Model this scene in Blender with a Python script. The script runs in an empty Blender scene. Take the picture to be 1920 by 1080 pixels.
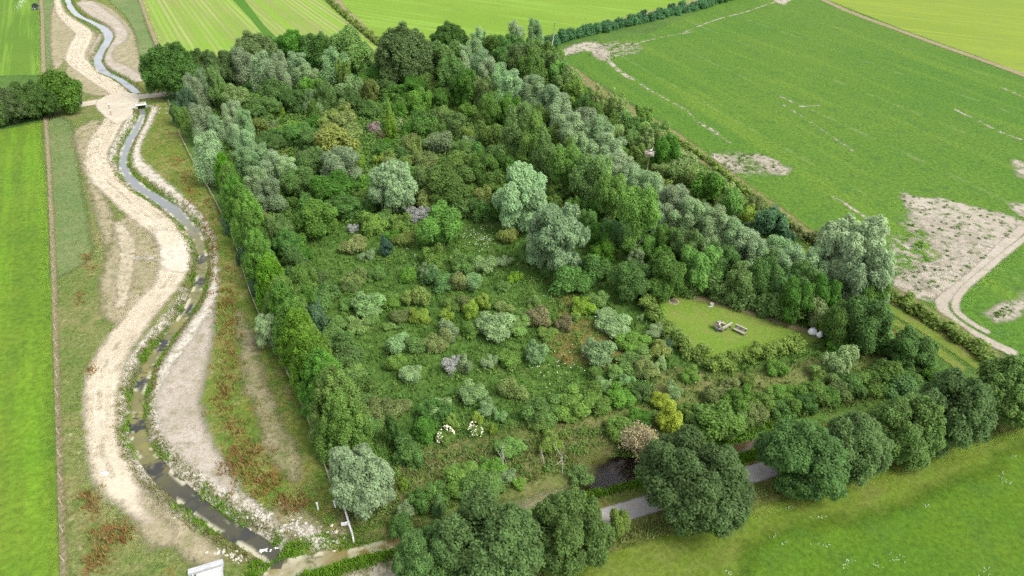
import bpy, bmesh, math, random
import numpy as np
from mathutils import Vector
S = bpy.context.scene
COL = S.collection
R = math.radians
rng = np.random.default_rng(7)
random.seed(7)

# ------------------------------------------------------------------ camera
CH, PITCH, FPX = 60.0, R(33.3), 1280.0
CF = np.array([0, math.cos(PITCH), -math.sin(PITCH)])
CU = np.array([0, math.sin(PITCH), math.cos(PITCH)])
CR = np.array([1.0, 0, 0])
CP = np.array([0, 0, CH])
cam = bpy.data.objects.new('camera', bpy.data.cameras.new('camera'))
COL.objects.link(cam)
cam.location = CP
cam.rotation_euler = (R(90) - PITCH, 0, 0)
cam.data.sensor_width = 36.0
cam.data.lens = 36.0 * FPX / 1920
cam.data.clip_end = 9000
cam.data.clip_start = 0.5
S.camera = cam

def ray(px, py):
    return CF + CR * (px - 960) / FPX + CU * (540 - py) / FPX

def G(px, py, z=0.0):
    """where a sight line of the survey photograph meets the height z"""
    d = ray(px, py)
    t = (z - CH) / d[2]
    return CP + d * t

def GP(pts):
    return np.array([G(p[0], p[1])[:2] for p in pts])

# ------------------------------------------------------------------ light
W = bpy.data.worlds.new('World'); S.world = W
W.use_nodes = True
nt = W.node_tree
sky = nt.nodes.new('ShaderNodeTexSky')
sky.sky_type = 'NISHITA'; sky.sun_disc = False
SUN_EL, SUN_AZ = R(52), R(118)      # azimuth from +Y towards +X
sky.sun_elevation = SUN_EL; sky.sun_rotation = SUN_AZ
sky.dust_density = 3.0; sky.air_density = 1.0; sky.ozone_density = 1.0
nt.nodes['Background'].inputs['Strength'].default_value = 0.15
cloud = nt.nodes.new('ShaderNodeHueSaturation')      # thin overcast: the sky's own colour, greyed
cloud.inputs['Saturation'].default_value = 0.2
nt.links.new(sky.outputs[0], cloud.inputs['Color']); nt.links.new(cloud.outputs[0], nt.nodes['Background'].inputs['Color'])
sun = bpy.data.objects.new('sun', bpy.data.lights.new('sun', 'SUN'))
COL.objects.link(sun)
sun.data.energy = 1.25; sun.data.angle = R(28); sun.data.color = (1, 0.95, 0.86)
sd = Vector((math.sin(SUN_AZ) * math.cos(SUN_EL), math.cos(SUN_AZ) * math.cos(SUN_EL), math.sin(SUN_EL)))
sun.rotation_euler = sd.to_track_quat('Z', 'Y').to_euler()
sun.location = (60, -20, 150)
S.view_settings.view_transform = 'Standard'
S.view_settings.look = 'None'
S.view_settings.exposure = 1.08
S.view_settings.gamma = 1
S.render.engine = 'CYCLES'
S.cycles.max_bounces = 5; S.cycles.diffuse_bounces = 3; S.cycles.glossy_bounces = 2
S.cycles.transmission_bounces = 2; S.cycles.transparent_max_bounces = 24
S.cycles.use_denoising = False
S.cycles.caustics_reflective = False; S.cycles.caustics_refractive = False

# ------------------------------------------------------------------ materials
class N:
    def __init__(s, name):
        s.m = bpy.data.materials.new(name); s.m.use_nodes = True
        s.t = s.m.node_tree; s.t.nodes.clear()
        s.out = s.t.nodes.new('ShaderNodeOutputMaterial')
        s.pos = s.new('ShaderNodeNewGeometry').outputs['Position']
    def new(s, ty, **kw):
        n = s.t.nodes.new(ty)
        for k, v in kw.items(): setattr(n, k, v)
        return n
    def put(s, sock, v):
        if isinstance(v, bpy.types.NodeSocket): s.t.links.new(v, sock)
        elif isinstance(v, (tuple, list)) and len(v) == 3 and sock.type == 'RGBA': sock.default_value = (*v, 1)
        else: sock.default_value = v
    def noise(s, scale, detail=3, rough=0.55, vec=None, dist=0.0):
        n = s.new('ShaderNodeTexNoise')
        s.put(n.inputs['Vector'], vec if vec is not None else s.pos)
        n.inputs['Scale'].default_value = scale; n.inputs['Detail'].default_value = detail
        n.inputs['Roughness'].default_value = rough; n.inputs['Distortion'].default_value = dist
        return n.outputs['Fac']
    def math(s, op, a, b=0.0, c=None, clamp=False):
        n = s.new('ShaderNodeMath', operation=op); n.use_clamp = clamp
        s.put(n.inputs[0], a); s.put(n.inputs[1], b)
        if c is not None: s.put(n.inputs[2], c)
        return n.outputs[0]
    def step(s, v, a, b, lo=0.0, hi=1.0):
        n = s.new('ShaderNodeMapRange', interpolation_type='SMOOTHSTEP')
        s.put(n.inputs[0], v); s.put(n.inputs[1], a); s.put(n.inputs[2], b); s.put(n.inputs[3], lo); s.put(n.inputs[4], hi)
        return n.outputs[0]
    def mix(s, f, a, b, blend='MIX'):
        n = s.new('ShaderNodeMix', data_type='RGBA', blend_type=blend)
        s.put(n.inputs[0], f); s.put(n.inputs[6], a); s.put(n.inputs[7], b)
        return n.outputs[2]
    def attr(s, name):
        return s.new('ShaderNodeAttribute', attribute_name=name).outputs['Fac']
    def val(s, c, v):
        n = s.new('ShaderNodeHueSaturation'); s.put(n.inputs['Value'], v); s.put(n.inputs['Color'], c)
        return n.outputs[0]
    def bsdf(s, c, rough=0.9, bump=None, bstr=0.4, bdist=0.1, spec=0.15, metal=0.0):
        b = s.new('ShaderNodeBsdfPrincipled')
        s.put(b.inputs['Base Color'], c); s.put(b.inputs['Roughness'], rough)
        b.inputs['Specular IOR Level'].default_value = spec; b.inputs['Metallic'].default_value = metal
        if bump is not None:
            n = s.new('ShaderNodeBump'); n.inputs['Strength'].default_value = bstr; n.inputs['Distance'].default_value = bdist
            s.put(n.inputs['Height'], bump); s.t.links.new(n.outputs[0], b.inputs['Normal'])
        return b.outputs[0]
    def edge(s, sh, soft, amp, scale, thin=None):
        """ragged outline: the sheet ends where its distance-to-edge plus noise runs out"""
        d = s.attr('d')
        n = s.noise(scale, 5, 0.65)
        v = s.math('ADD', d, s.math('MULTIPLY', s.math('SUBTRACT', n, 0.5), amp))
        a = s.step(v, -soft, soft)
        if thin is not None:
            a = s.math('MULTIPLY', a, thin)
        tr = s.new('ShaderNodeBsdfTransparent').outputs[0]
        x = s.new('ShaderNodeMixShader'); s.put(x.inputs[0], a)
        s.t.links.new(tr, x.inputs[1]); s.t.links.new(sh, x.inputs[2])
        return x.outputs[0]
    def done(s, sh):
        s.t.links.new(sh, s.out.inputs['Surface']); return s.m

GK = 0.74        # exposure balance between the land's colours and the foliage's
def ground_mat(name, A, B, C, s1=0.03, s2=0.25, cpos=0.55, cw=0.12, speck=0.5, sscale=2.5, edge=None,
               bump=0.5, stripes=None, thin=None, extra=None):
    A, B, C = [tuple(x * GK for x in k) for k in (A, B, C)]
    n = N(name)
    c = n.mix(n.step(n.noise(s1, 4), 0.38, 0.62), A, B)
    c = n.mix(n.step(n.noise(s2, 5, 0.65), cpos - cw, cpos + cw), c, C)
    if stripes:
        for ang, period, col, amt, sharp in stripes:
            mp = n.new('ShaderNodeMapping'); mp.inputs['Rotation'].default_value = (0, 0, ang)
            n.put(mp.inputs['Vector'], n.pos)
            w = n.new('ShaderNodeTexWave', wave_type='BANDS', bands_direction='X')
            n.put(w.inputs['Vector'], mp.outputs[0])
            w.inputs['Scale'].default_value = 0.314 / period
            w.inputs['Distortion'].default_value = 0.5; w.inputs['Detail'].default_value = 1; w.inputs['Detail Scale'].default_value = 0.3
            st = n.new('ShaderNodeMapping'); st.inputs['Scale'].default_value = (1.0, 0.04, 1)
            n.put(st.inputs['Vector'], mp.outputs[0])
            brk = n.step(n.noise(0.12, 3, 0.6, st.outputs[0]), 0.35, 0.65)
            f = n.step(w.outputs['Fac'], 0.5 - sharp, 0.5 + sharp)
            c = n.mix(n.math('MULTIPLY', n.math('MULTIPLY', f, amt), brk), c, col)
    if extra: c = extra(n, c)
    f1 = n.noise(sscale, 4, 0.7); f2 = n.noise(sscale * 4.1, 2, 0.6)
    sp = n.math('ADD', n.math('MULTIPLY', f1, 0.7), n.math('MULTIPLY', f2, 0.3))
    c = n.val(c, n.step(sp, 0.25, 0.75, 1 - speck, 1 + speck))
    sh = n.bsdf(c, 0.95, sp, bump, 0.25)
    if edge:
        th = thin(n) if thin else None
        sh = n.edge(sh, *edge, thin=th)
    return n.done(sh)

def plain(name, col, rough=0.7, var=0.2, scale=3.0, spec=0.3, metal=0.0, bump=0.15):
    n = N(name)
    f = n.noise(scale, 5, 0.65)
    c = n.val(col, n.step(f, 0.25, 0.75, 1 - var, 1 + var))
    return n.done(n.bsdf(c, rough, f, bump, 0.03, spec, metal))

# ------------------------------------------------------------------ mesh helpers
def mesh_np(name, v, f, mats, attrs=None, smooth=False, midx=None):
    v = np.asarray(v, dtype=np.float32).reshape(-1, 3)
    me = bpy.data.meshes.new(name)
    fl = [np.asarray(x, dtype=np.int32) for x in (f if isinstance(f, list) else [f]) if len(x)]
    me.vertices.add(len(v)); me.vertices.foreach_set('co', v.ravel())
    nl = sum(x.size for x in fl); npol = sum(len(x) for x in fl)
    me.loops.add(nl); me.polygons.add(npol)
    me.loops.foreach_set('vertex_index', np.concatenate([x.ravel() for x in fl]))
    tot = np.concatenate([np.full(len(x), x.shape[1], dtype=np.int32) for x in fl])
    st = np.concatenate([[0], np.cumsum(tot)[:-1]]).astype(np.int32)
    me.polygons.foreach_set('loop_start', st)
    if smooth: me.polygons.foreach_set('use_smooth', np.ones(npol, dtype=bool))
    for m in (mats if isinstance(mats, (list, tuple)) else [mats]): me.materials.append(m)
    if midx is not None: me.polygons.foreach_set('material_index', np.asarray(midx, dtype=np.int32))
    for k, (dom, a) in (attrs or {}).items():
        at = me.attributes.new(k, 'FLOAT', dom); at.data.foreach_set('value', np.asarray(a, dtype=np.float32))
    me.update(calc_edges=True); me.validate()
    return me

def obj(name, me, parent=None):
    o = bpy.data.objects.new(name, me); COL.objects.link(o)
    if parent is not None: o.parent = parent
    return o
def tag(o, label=None, cat=None, group=None, kind=None):
    for k, v in (('label', label), ('category', cat), ('group', group), ('kind', kind)):
        if v: o[k] = v
    return o
def empty(name, loc, rz=0.0):
    o = bpy.data.objects.new(name, None); COL.objects.link(o)
    o.location = loc; o.rotation_euler = (0, 0, rz); o.empty_display_size = 0.3
    return o

class MB:
    """collects boxes, tubes and lathes into one mesh"""
    def __init__(s): s.v = []; s.q = []; s.n = 0
    def add(s, v, f):
        s.v.append(np.asarray(v, float)); s.q += [tuple(i + s.n for i in x) for x in f]; s.n += len(v)
    def box(s, c, d, rz=0.0, tilt=0.0, bev=0.0):
        b = min(bev or min(d) * 0.08, min(d) * 0.45)
        pts = []
        hx, hy, hz = d[0] / 2, d[1] / 2, d[2] / 2
        rings = [(-hz, b), (-hz + b, 0), (hz - b, 0), (hz, b)]
        for z, i in rings:
            x, y = hx - i, hy - i
            for (sx, sy) in ((-1, -1), (1, -1), (1, 1), (-1, 1)):
                pts.append((sx * x, sy * y, z))
        p = np.array(pts)
        if tilt:
            ct, st = math.cos(tilt), math.sin(tilt)
            p = np.c_[p[:, 0] * ct + p[:, 2] * st, p[:, 1], -p[:, 0] * st + p[:, 2] * ct]
        cr, sr = math.cos(rz), math.sin(rz)
        p = np.c_[p[:, 0] * cr - p[:, 1] * sr, p[:, 0] * sr + p[:, 1] * cr, p[:, 2]] + np.array(c)
        f = [(3, 2, 1, 0), (12, 13, 14, 15)]
        for k in range(3):
            for j in range(4):
                f.append((k * 4 + j, k * 4 + (j + 1) % 4, k * 4 + 4 + (j + 1) % 4, k * 4 + 4 + j))
        s.add(p, f)
    def tube(s, pts, rad, seg=7):
        pts = np.asarray(pts, float); rad = np.broadcast_to(rad, (len(pts),))
        V = []
        for i, p in enumerate(pts):
            d = pts[min(i + 1, len(pts) - 1)] - pts[max(i - 1, 0)]
            d = d / (np.linalg.norm(d) + 1e-9)
            a = np.cross(d, (0, 0, 1) if abs(d[2]) < 0.9 else (1, 0, 0)); a /= np.linalg.norm(a); b = np.cross(d, a)
            for k in range(seg):
                t = 2 * math.pi * k / seg
                V.append(p + rad[i] * (math.cos(t) * a + math.sin(t) * b))
        f = []
        for i in range(len(pts) - 1):
            for k in range(seg):
                f.append((i * seg + k, i * seg + (k + 1) % seg, (i + 1) * seg + (k + 1) % seg, (i + 1) * seg + k))
        f.append(tuple(range(seg))); f.append(tuple(range((len(pts) - 1) * seg, len(pts) * seg))[::-1])
        s.add(V, f)
    def blob(s, c, r, sq=(1, 1, 1), seed=0, lump=0.12, nu=10, nv=7):
        g = np.random.default_rng(seed)
        ph = g.uniform(0, 6.28, 6); V = []
        for j in range(1, nv):
            for i in range(nu):
                th = math.pi * j / nv; a = 2 * math.pi * i / nu
                d = np.array([math.sin(th) * math.cos(a), math.sin(th) * math.sin(a), math.cos(th)])
                k = 1 + lump * (math.sin(3 * d[0] + ph[0]) + math.sin(4 * d[1] + ph[1]) + math.sin(5 * d[2] + ph[2])) / 2
                V.append(np.array(c) + d * r * k * np.array(sq))
        V.append(np.array(c) + np.array((0, 0, r * sq[2]))); V.append(np.array(c) - np.array((0, 0, r * sq[2])))
        f = []
        for j in range(nv - 2):
            for i in range(nu):
                f.append((j * nu + i, (j + 1) * nu + i, (j + 1) * nu + (i + 1) % nu, j * nu + (i + 1) % nu))
        t = (nv - 1) * nu
        for i in range(nu):
            f.append((t, i, (i + 1) % nu)); f.append((t + 1, (nv - 2) * nu + (i + 1) % nu, (nv - 2) * nu + i))
        s.add(V, f)
    def mesh(s, name, mat, smooth=False):
        me = bpy.data.meshes.new(name)
        me.from_pydata([tuple(x) for x in np.concatenate(s.v)], [], s.q)
        me.materials.append(mat)
        if smooth: me.polygons.foreach_set('use_smooth', [True] * len(me.polygons))
        me.update(); return me
    def build(s, name, mat, parent=None, smooth=False):
        return obj(name, s.mesh(name, mat, smooth), parent)

# ------------------------------------------------------------------ plan geometry
def catmull(P, n=8, closed=False):
    P = np.asarray(P, float); out = []
    m = len(P)
    rngi = range(m if closed else m - 1)
    for i in rngi:
        if closed: p0, p1, p2, p3 = P[(i - 1) % m], P[i], P[(i + 1) % m], P[(i + 2) % m]
        else: p0, p1, p2, p3 = P[max(i - 1, 0)], P[i], P[i + 1], P[min(i + 2, m - 1)]
        for k in range(n):
            t = k / n
            out.append(0.5 * (2 * p1 + (p2 - p0) * t + (2 * p0 - 5 * p1 + 4 * p2 - p3) * t * t + (3 * p1 - p0 - 3 * p2 + p3) * t ** 3))
    if not closed: out.append(P[-1])
    return np.array(out)

def seg_dist(q, A, B, wa=None, wb=None):
    """smallest of (distance to segment - local half width)"""
    best = np.full(len(q), 1e9)
    for i in range(len(A)):
        d = B[i] - A[i]; L = d @ d + 1e-9
        t = np.clip(((q - A[i]) @ d) / L, 0, 1)
        r = np.hypot(q[:, 0] - A[i, 0] - t * d[0], q[:, 1] - A[i, 1] - t * d[1])
        if wa is not None: r = r - (wa[i] + t * (wb[i] - wa[i]))
        best = np.minimum(best, r)
    return best
def inside(q, P):
    c = np.zeros(len(q), bool); x, y = q[:, 0], q[:, 1]
    for i in range(len(P)):
        a, b = P[i], P[(i + 1) % len(P)]
        if a[1] == b[1]: continue
        k = ((a[1] > y) != (b[1] > y)) & (x < (b[0] - a[0]) * (y - a[1]) / (b[1] - a[1]) + a[0])
        c ^= k
    return c
class Area:
    """a closed outline, in metres on the ground"""
    def __init__(s, P): s.P = P
    def sd(s, q):
        d = seg_dist(q, s.P, np.roll(s.P, -1, 0)); return np.where(inside(q, s.P), d, -d)
    def box(s): return s.P.min(0), s.P.max(0)
class Band:
    """a line with a width that changes along it"""
    def __init__(s, P, w): s.P = P; s.w = np.asarray(w)
    def sd(s, q): return -seg_dist(q, s.P[:-1], s.P[1:], s.w[:-1], s.w[1:])
    def box(s): m = s.w.max(); return s.P.min(0) - m, s.P.max(0) + m
def area(pts, smooth=0):
    P = GP(pts)
    return Area(catmull(P, smooth, True) if smooth else P)
def band(pts, smooth=6, ww=None):
    """pts (px, py, width in px measured across the picture); ww = a fixed width in metres"""
    A = []
    for p in pts:
        g = G(p[0], p[1])
        if ww is not None: w = ww
        else:
            e = G(p[0] + p[2], p[1]); w = np.hypot(*(e - g)[:2])
        A.append((g[0], g[1], w / 2))
    A = np.array(A)
    if smooth: A = catmull(A, smooth)
    return Band(A[:, :2], A[:, 2])
# ------------------------------------------------------------------ watercourses and the lie of the land
STREAM_FAR = band([(110,-40,9),(127,0,10),(133,13,13),(147,27,13),(170,37,13),(193,50,17),(203,67,17),(190,90,17),(182,110,17),(193,130,17),(220,143,17),
    (240,157,17),(256,170,16)], 5)
STREAM_NEAR = band([(266,201,14),(266,205,14),(266,211,15),(256,232,19),(240,260,20),(231,283,20),(230,307,20),(240,327,23),(262,347,27),(283,361,28),
    (317,383,29),(347,410,28),(366,437,27),(376,463,24),(377,490,23),(372,523,26),(360,557,27),(347,580,27),(323,612,27),(297,648,30),
    (275,680,30),(263,713,31),(256,737,32),(253,780,33),(258,820,36),(277,853,42),(306,887,46),(335,913,46),(366,940,46),(402,967,46),
    (436,988,46),(474,1010,46),(505,1030,46)], 5)
class Both:
    def __init__(s, *k): s.k = k
    def sd(s, q):
        d = s.k[0].sd(q)
        for x in s.k[1:]: d = np.maximum(d, x.sd(q))
        return d
    def box(s):
        b = [x.box() for x in s.k]; return np.min([x[0] for x in b], 0), np.max([x[1] for x in b], 0)
for k_ in (STREAM_FAR, STREAM_NEAR): k_.w = k_.w * (0.86 if k_ is STREAM_FAR else 0.8)
STREAM = Both(STREAM_FAR, STREAM_NEAR)
DITCH = band([(500,1105,90),(510,1082,80),(530,1062,70),(575,1048,60),(640,1034,60),(700,1020,60),(770,1003,70),(840,985,70),(920,958,80),(1010,930,80),(1090,905,80),
    (1155,884,90),(1220,868,80),(1300,852,70),(1370,838,62),(1430,823,50),(1475,811,20)], 5)
DITCH.w = np.where(DITCH.P[:, 0] < -18, np.clip(DITCH.w * 0.7, 0.7, 3.0), np.clip(DITCH.w * 0.42, 0.7, 2.1))
POND = area([(1096,894),(1100,874),(1119,856),(1160,849),(1207,853),(1240,858),(1262,866),(1235,880),(1203,892),(1160,903),(1130,911),(1106,909)], 4)
WATER_Z = -0.75
def water_sd(q):
    return np.maximum(np.maximum(STREAM.sd(q), DITCH.sd(q)), POND.sd(q))
def height(q):
    d = water_sd(q)
    t = np.clip((d + 1.7) / 2.7, 0, 1)
    return -1.15 * t * t * (3 - 2 * t)

SLOTS = []
def slot(lo, hi):
    k = 1 + max([z for (a, b, z) in SLOTS if (a <= hi).all() and (b >= lo).all()], default=0)
    SLOTS.append((lo, hi, k)); return k * 0.004
def lattice_patch(name, shp, mat, margin=1.0, res=1.0, layer=1, near_water=False, kind='structure', mid=None):
    lo, hi = shp.box()
    lo = np.maximum(lo - margin, (-420, 0)); hi = np.minimum(hi + margin, (420, 620))
    i0 = np.floor(lo / res).astype(int); i1 = np.ceil(hi / res).astype(int)
    xs = np.arange(i0[0], i1[0] + 1) * res; ys = np.arange(i0[1], i1[1] + 1) * res
    X, Y = np.meshgrid(xs, ys); q = np.c_[X.ravel(), Y.ravel()]
    d = shp.sd(q)
    nx, ny = len(xs), len(ys)
    idx = np.arange(nx * ny).reshape(ny, nx)
    a, b, c, e = idx[:-1, :-1].ravel(), idx[:-1, 1:].ravel(), idx[1:, 1:].ravel(), idx[1:, :-1].ravel()
    keep = (np.maximum(np.maximum(d[a], d[b]), np.maximum(d[c], d[e])) > -margin)
    tri = np.r_[np.c_[a, b, c][keep], np.c_[a, c, e][keep]]
    used = np.unique(tri); mp = np.full(nx * ny, -1); mp[used] = np.arange(len(used))
    q = q[used]
    z = (height(q) if near_water else np.zeros(len(q))) + slot(lo, hi)
    me = mesh_np(name, np.c_[q, z], mp[tri], mat, {'d': ('POINT', d[used])}, smooth=True)
    return tag(obj(name, me), kind=kind)

# ---- colours of the land (real-world base colours)
LUSH, LUSH2, DRYG = (0.065,0.135,0.018), (0.095,0.175,0.024), (0.17,0.185,0.05)
m_meadow = ground_mat('meadow_grass', (0.075,0.155,0.028), (0.10,0.19,0.033), (0.13,0.195,0.045), 0.035, 0.22, 0.62, 0.1, 0.55, 1.3, bump=0.9)
# base ground: one sheet to the horizon, finer along the water
def base_ground():
    c = 4.0; sub = 8
    xs = np.arange(-65, 66); ys = np.arange(3, 105)
    cx, cy = np.meshgrid(xs, ys); cc = np.c_[cx.ravel(), cy.ravel()] * c
    dw = water_sd(cc + c / 2)
    fine = dw > -7.5
    V = []; F = []; n = 0
    q = cc[~fine]; k = len(q)
    V.append(np.c_[np.stack([q, q + (c, 0), q + (c, c), q + (0, c)], 1).reshape(-1, 2), np.zeros(4 * k)])
    b = np.arange(k)[:, None] * 4
    F += [np.r_[b + (0, 1, 2), b + (0, 2, 3)]]; n = 4 * k
    q = cc[fine]
    g = np.arange(sub + 1) * (c / sub)
    gx, gy = np.meshgrid(g, g); off = np.c_[gx.ravel(), gy.ravel()]
    P = (q[:, None, :] + off[None]).reshape(-1, 2)
    V.append(np.c_[P, height(P)])
    ii = np.arange((sub + 1) ** 2).reshape(sub + 1, sub + 1)
    t = np.r_[np.c_[ii[:-1, :-1].ravel(), ii[:-1, 1:].ravel(), ii[1:, 1:].ravel()], np.c_[ii[:-1, :-1].ravel(), ii[1:, 1:].ravel(), ii[1:, :-1].ravel()]]
    F.append((np.arange(len(q))[:, None, None] * (sub + 1) ** 2 + t[None]).reshape(-1, 3) + n); n += len(P)
    x0, x1, y0, y1, L = -65 * c, 66 * c, 3 * c, 105 * c, 4000.0
    for (a, b_, cc_, d) in ((-L, x0, -L, L), (x1, L, -L, L), (x0, x1, -L, y0), (x0, x1, y1, L)):
        V.append(np.array([(a, cc_, 0), (b_, cc_, 0), (b_, d, 0), (a, d, 0)], float)); F.append(np.array([(0, 1, 2), (0, 2, 3)]) + n); n += 4
    me = mesh_np('ground', np.concatenate(V), np.concatenate(F), m_meadow, smooth=True)
    tag(obj('ground', me), kind='structure')
base_ground()

# ---- fields
def ra(p, q):                      # angle that turns the stripes' X axis square to the line p-q
    d = G(*q)[:2] - G(*p)[:2]
    return math.atan2(d[0], d[1])
LFA, LFB = ra((115,1080), (91,330)), ra((80,140), (74,0))
def streak(n, c, ang, stretch, scale, col, lo, hi, amt):
    rt = n.new('ShaderNodeMapping'); rt.inputs['Rotation'].default_value = (0, 0, ang); n.put(rt.inputs['Vector'], n.pos)
    st = n.new('ShaderNodeMapping'); st.inputs['Scale'].default_value = (1.0, stretch, 1); n.put(st.inputs['Vector'], rt.outputs[0])
    f = n.step(n.noise(scale, 4, 0.6, st.outputs[0]), lo, hi)
    return n.mix(n.math('MULTIPLY', f, amt), c, col)
m_fl = ground_mat('left_field_grass', (0.125,0.222,0.020), (0.152,0.24,0.025), (0.092,0.185,0.019), 0.04, 0.12, 0.56, 0.14, 0.38, 1.2, stripes=[(LFA, 2.6, (0.10,0.19,0.014), 0.5, 0.3)],
    edge=(0.25, 0.5, 1.2), bump=0.35, extra=lambda n, c: streak(n, c, LFA, 0.04, 0.5, (0.125,0.25,0.014), 0.45, 0.65, 0.5))
m_fl2 = ground_mat('far_left_field_grass', (0.115,0.225,0.022), (0.14,0.245,0.03), (0.105,0.2,0.024), 0.03, 0.12, 0.58, 0.14, 0.15, 1.2,
    edge=(0.25, 0.5, 1.2), bump=0.3, extra=lambda n, c: streak(n, c, LFB, 0.02, 0.45, (0.15,0.28,0.03), 0.48, 0.62, 0.6))
a_fl = area([(-1500,250),(0,244),(82,228),(91,330),(99,560),(108,820),(115,1080),(119,1400),(-700,1400)])
lattice_patch('left_field', a_fl, m_fl, 0.6, 1.0)
a_fl2 = area([(-1500,-190),(60,-190),(74,0),(78,100),(80,140),(0,142),(-1500,150)])
lattice_patch('far_left_field', a_fl2, m_fl2, 0.6, 1.5)

sa = math.atan2(*(GP([(437,0)])[0] - GP([(497,57)])[0]))
m_st = ground_mat('strip_field', (0.25,0.315,0.075), (0.215,0.32,0.055), (0.27,0.30,0.10), 0.03, 0.1, 0.6, 0.15, 0.12, 1.2,
    edge=(0.3, 0.4, 1.0), bump=0.2, stripes=[(sa, 6.0, (0.17,0.285,0.035), 0.55, 0.2), (sa, 2.1, (0.36,0.38,0.16), 0.4, 0.15)],
    extra=lambda n, c: streak(n, c, sa, 0.015, 0.22, (0.155,0.28,0.025), 0.47, 0.6, 0.75))
lattice_patch('strip_field', area([(190,-190),(262,0),(276,40),(300,98),(310,130),(480,130),(720,100),(690,72),(640,30),(612,0),(480,-190)]), m_st, 0.6, 1.5)
m_dg = ground_mat('green_strip', (0.075,0.20,0.018), (0.085,0.215,0.02), (0.07,0.18,0.02), 0.05, 0.2, 0.6, 0.15, 0.15, 1.2, edge=(0.3, 0.4, 1.0), bump=0.2)
lattice_patch('green_field_strip', area([(300,-190),(437,0),(470,35),(502,75),(560,120),(640,120),(523,75),(497,50),(458,0),(330,-190)]), m_dg, 0.6, 1.5, 2)
m_fc = ground_mat('middle_field_grass', (0.185,0.315,0.03), (0.21,0.33,0.04), (0.175,0.29,0.035), 0.02, 0.1, 0.6, 0.15, 0.2, 1.0, stripes=[(sa - 0.5, 4.0, (0.16,0.27,0.03), 0.4, 0.3)],
    edge=(0.3, 0.6, 0.8), bump=0.2, extra=lambda n, c: streak(n, c, sa - 0.5, 0.03, 0.3, (0.20,0.34,0.05), 0.5, 0.65, 0.6))
lattice_patch('middle_field', area([(520,-190),(636,0),(660,26),(702,66),(760,110),(960,110),(1018,72),(1200,30),(1320,-5),(1700,-120),(1900,-190)]), m_fc, 0.8, 1.5)
m_fr = ground_mat('far_right_field_grass', (0.215,0.305,0.035), (0.235,0.315,0.04), (0.20,0.285,0.05), 0.02, 0.15, 0.6, 0.15, 0.12, 1.0,
    edge=(0.3, 0.6, 0.8), bump=0.2, extra=lambda n, c: streak(n, c, -1.0, 0.04, 0.3, (0.22,0.29,0.03), 0.5, 0.65, 0.6))
lattice_patch('far_right_field', area([(1360,-150),(1552,0),(1700,58),(1860,115),(1925,140),(2300,270),(3000,200),(2300,-190),(1500,-190)]), m_fr, 0.8, 2.0)

def ra(p, q):                      # angle so that the stripes' X axis is square to the line p-q
    d = G(*q)[:2] - G(*p)[:2]
    return math.atan2(d[0], d[1])
TRAM = ra((1563,370), (1280,200))
def crop_rows(n, c):
    mp = n.new('ShaderNodeMapping'); mp.inputs['Rotation'].default_value = (0, 0, TRAM); n.put(mp.inputs['Vector'], n.pos)
    w = n.new('ShaderNodeTexWave', wave_type='BANDS', bands_direction='X'); n.put(w.inputs['Vector'], mp.outputs[0])
    w.inputs['Scale'].default_value = 0.314 / 0.75; w.inputs['Distortion'].default_value = 1.2; w.inputs['Detail'].default_value = 2
    c = n.mix(n.math('MULTIPLY', w.outputs['Fac'], 0.35), c, (0.065,0.14,0.018))
    # wheel lines of the sprayer, 27 m apart, worn through in places
    w2 = n.new('ShaderNodeTexWave', wave_type='BANDS', bands_direction='X'); n.put(w2.inputs['Vector'], mp.outputs[0])
    w2.inputs['Scale'].default_value = 0.314 / 24; w2.inputs['Distortion'].default_value = 0.05; w2.inputs['Detail Scale'].default_value = 3
    f = n.math('MULTIPLY', n.step(w2.outputs['Fac'], 0.985, 0.998), n.step(n.noise(0.12, 5, 0.7), 0.45, 0.62))
    c = n.mix(n.math('MULTIPLY', f, 0.13), c, (0.36,0.36,0.2))
    return streak(n, c, TRAM, 0.08, 0.12, (0.15,0.225,0.024), 0.5, 0.68, 0.3)
m_fp = ground_mat('leafy_crop', (0.088,0.195,0.02), (0.112,0.212,0.024), (0.066,0.158,0.028), 0.018, 0.3, 0.60, 0.12, 0.5, 1.3,
    edge=(0.3, 0.8, 0.8), bump=0.9, extra=crop_rows)
lattice_patch('crop_field', area([(1052,118),(1100,80),(1210,66),(1330,12),(1362,-6),(1420,-60),(1545,4),(1700,66),(1860,124),(1925,148),(2300,280),(2900,520),(2600,900),
    (1990,700),(1880,650),(1760,600),(1668,532),(1545,462),(1400,346),(1250,236),(1130,158)]), m_fp, 1.2, 1.5)

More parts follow.
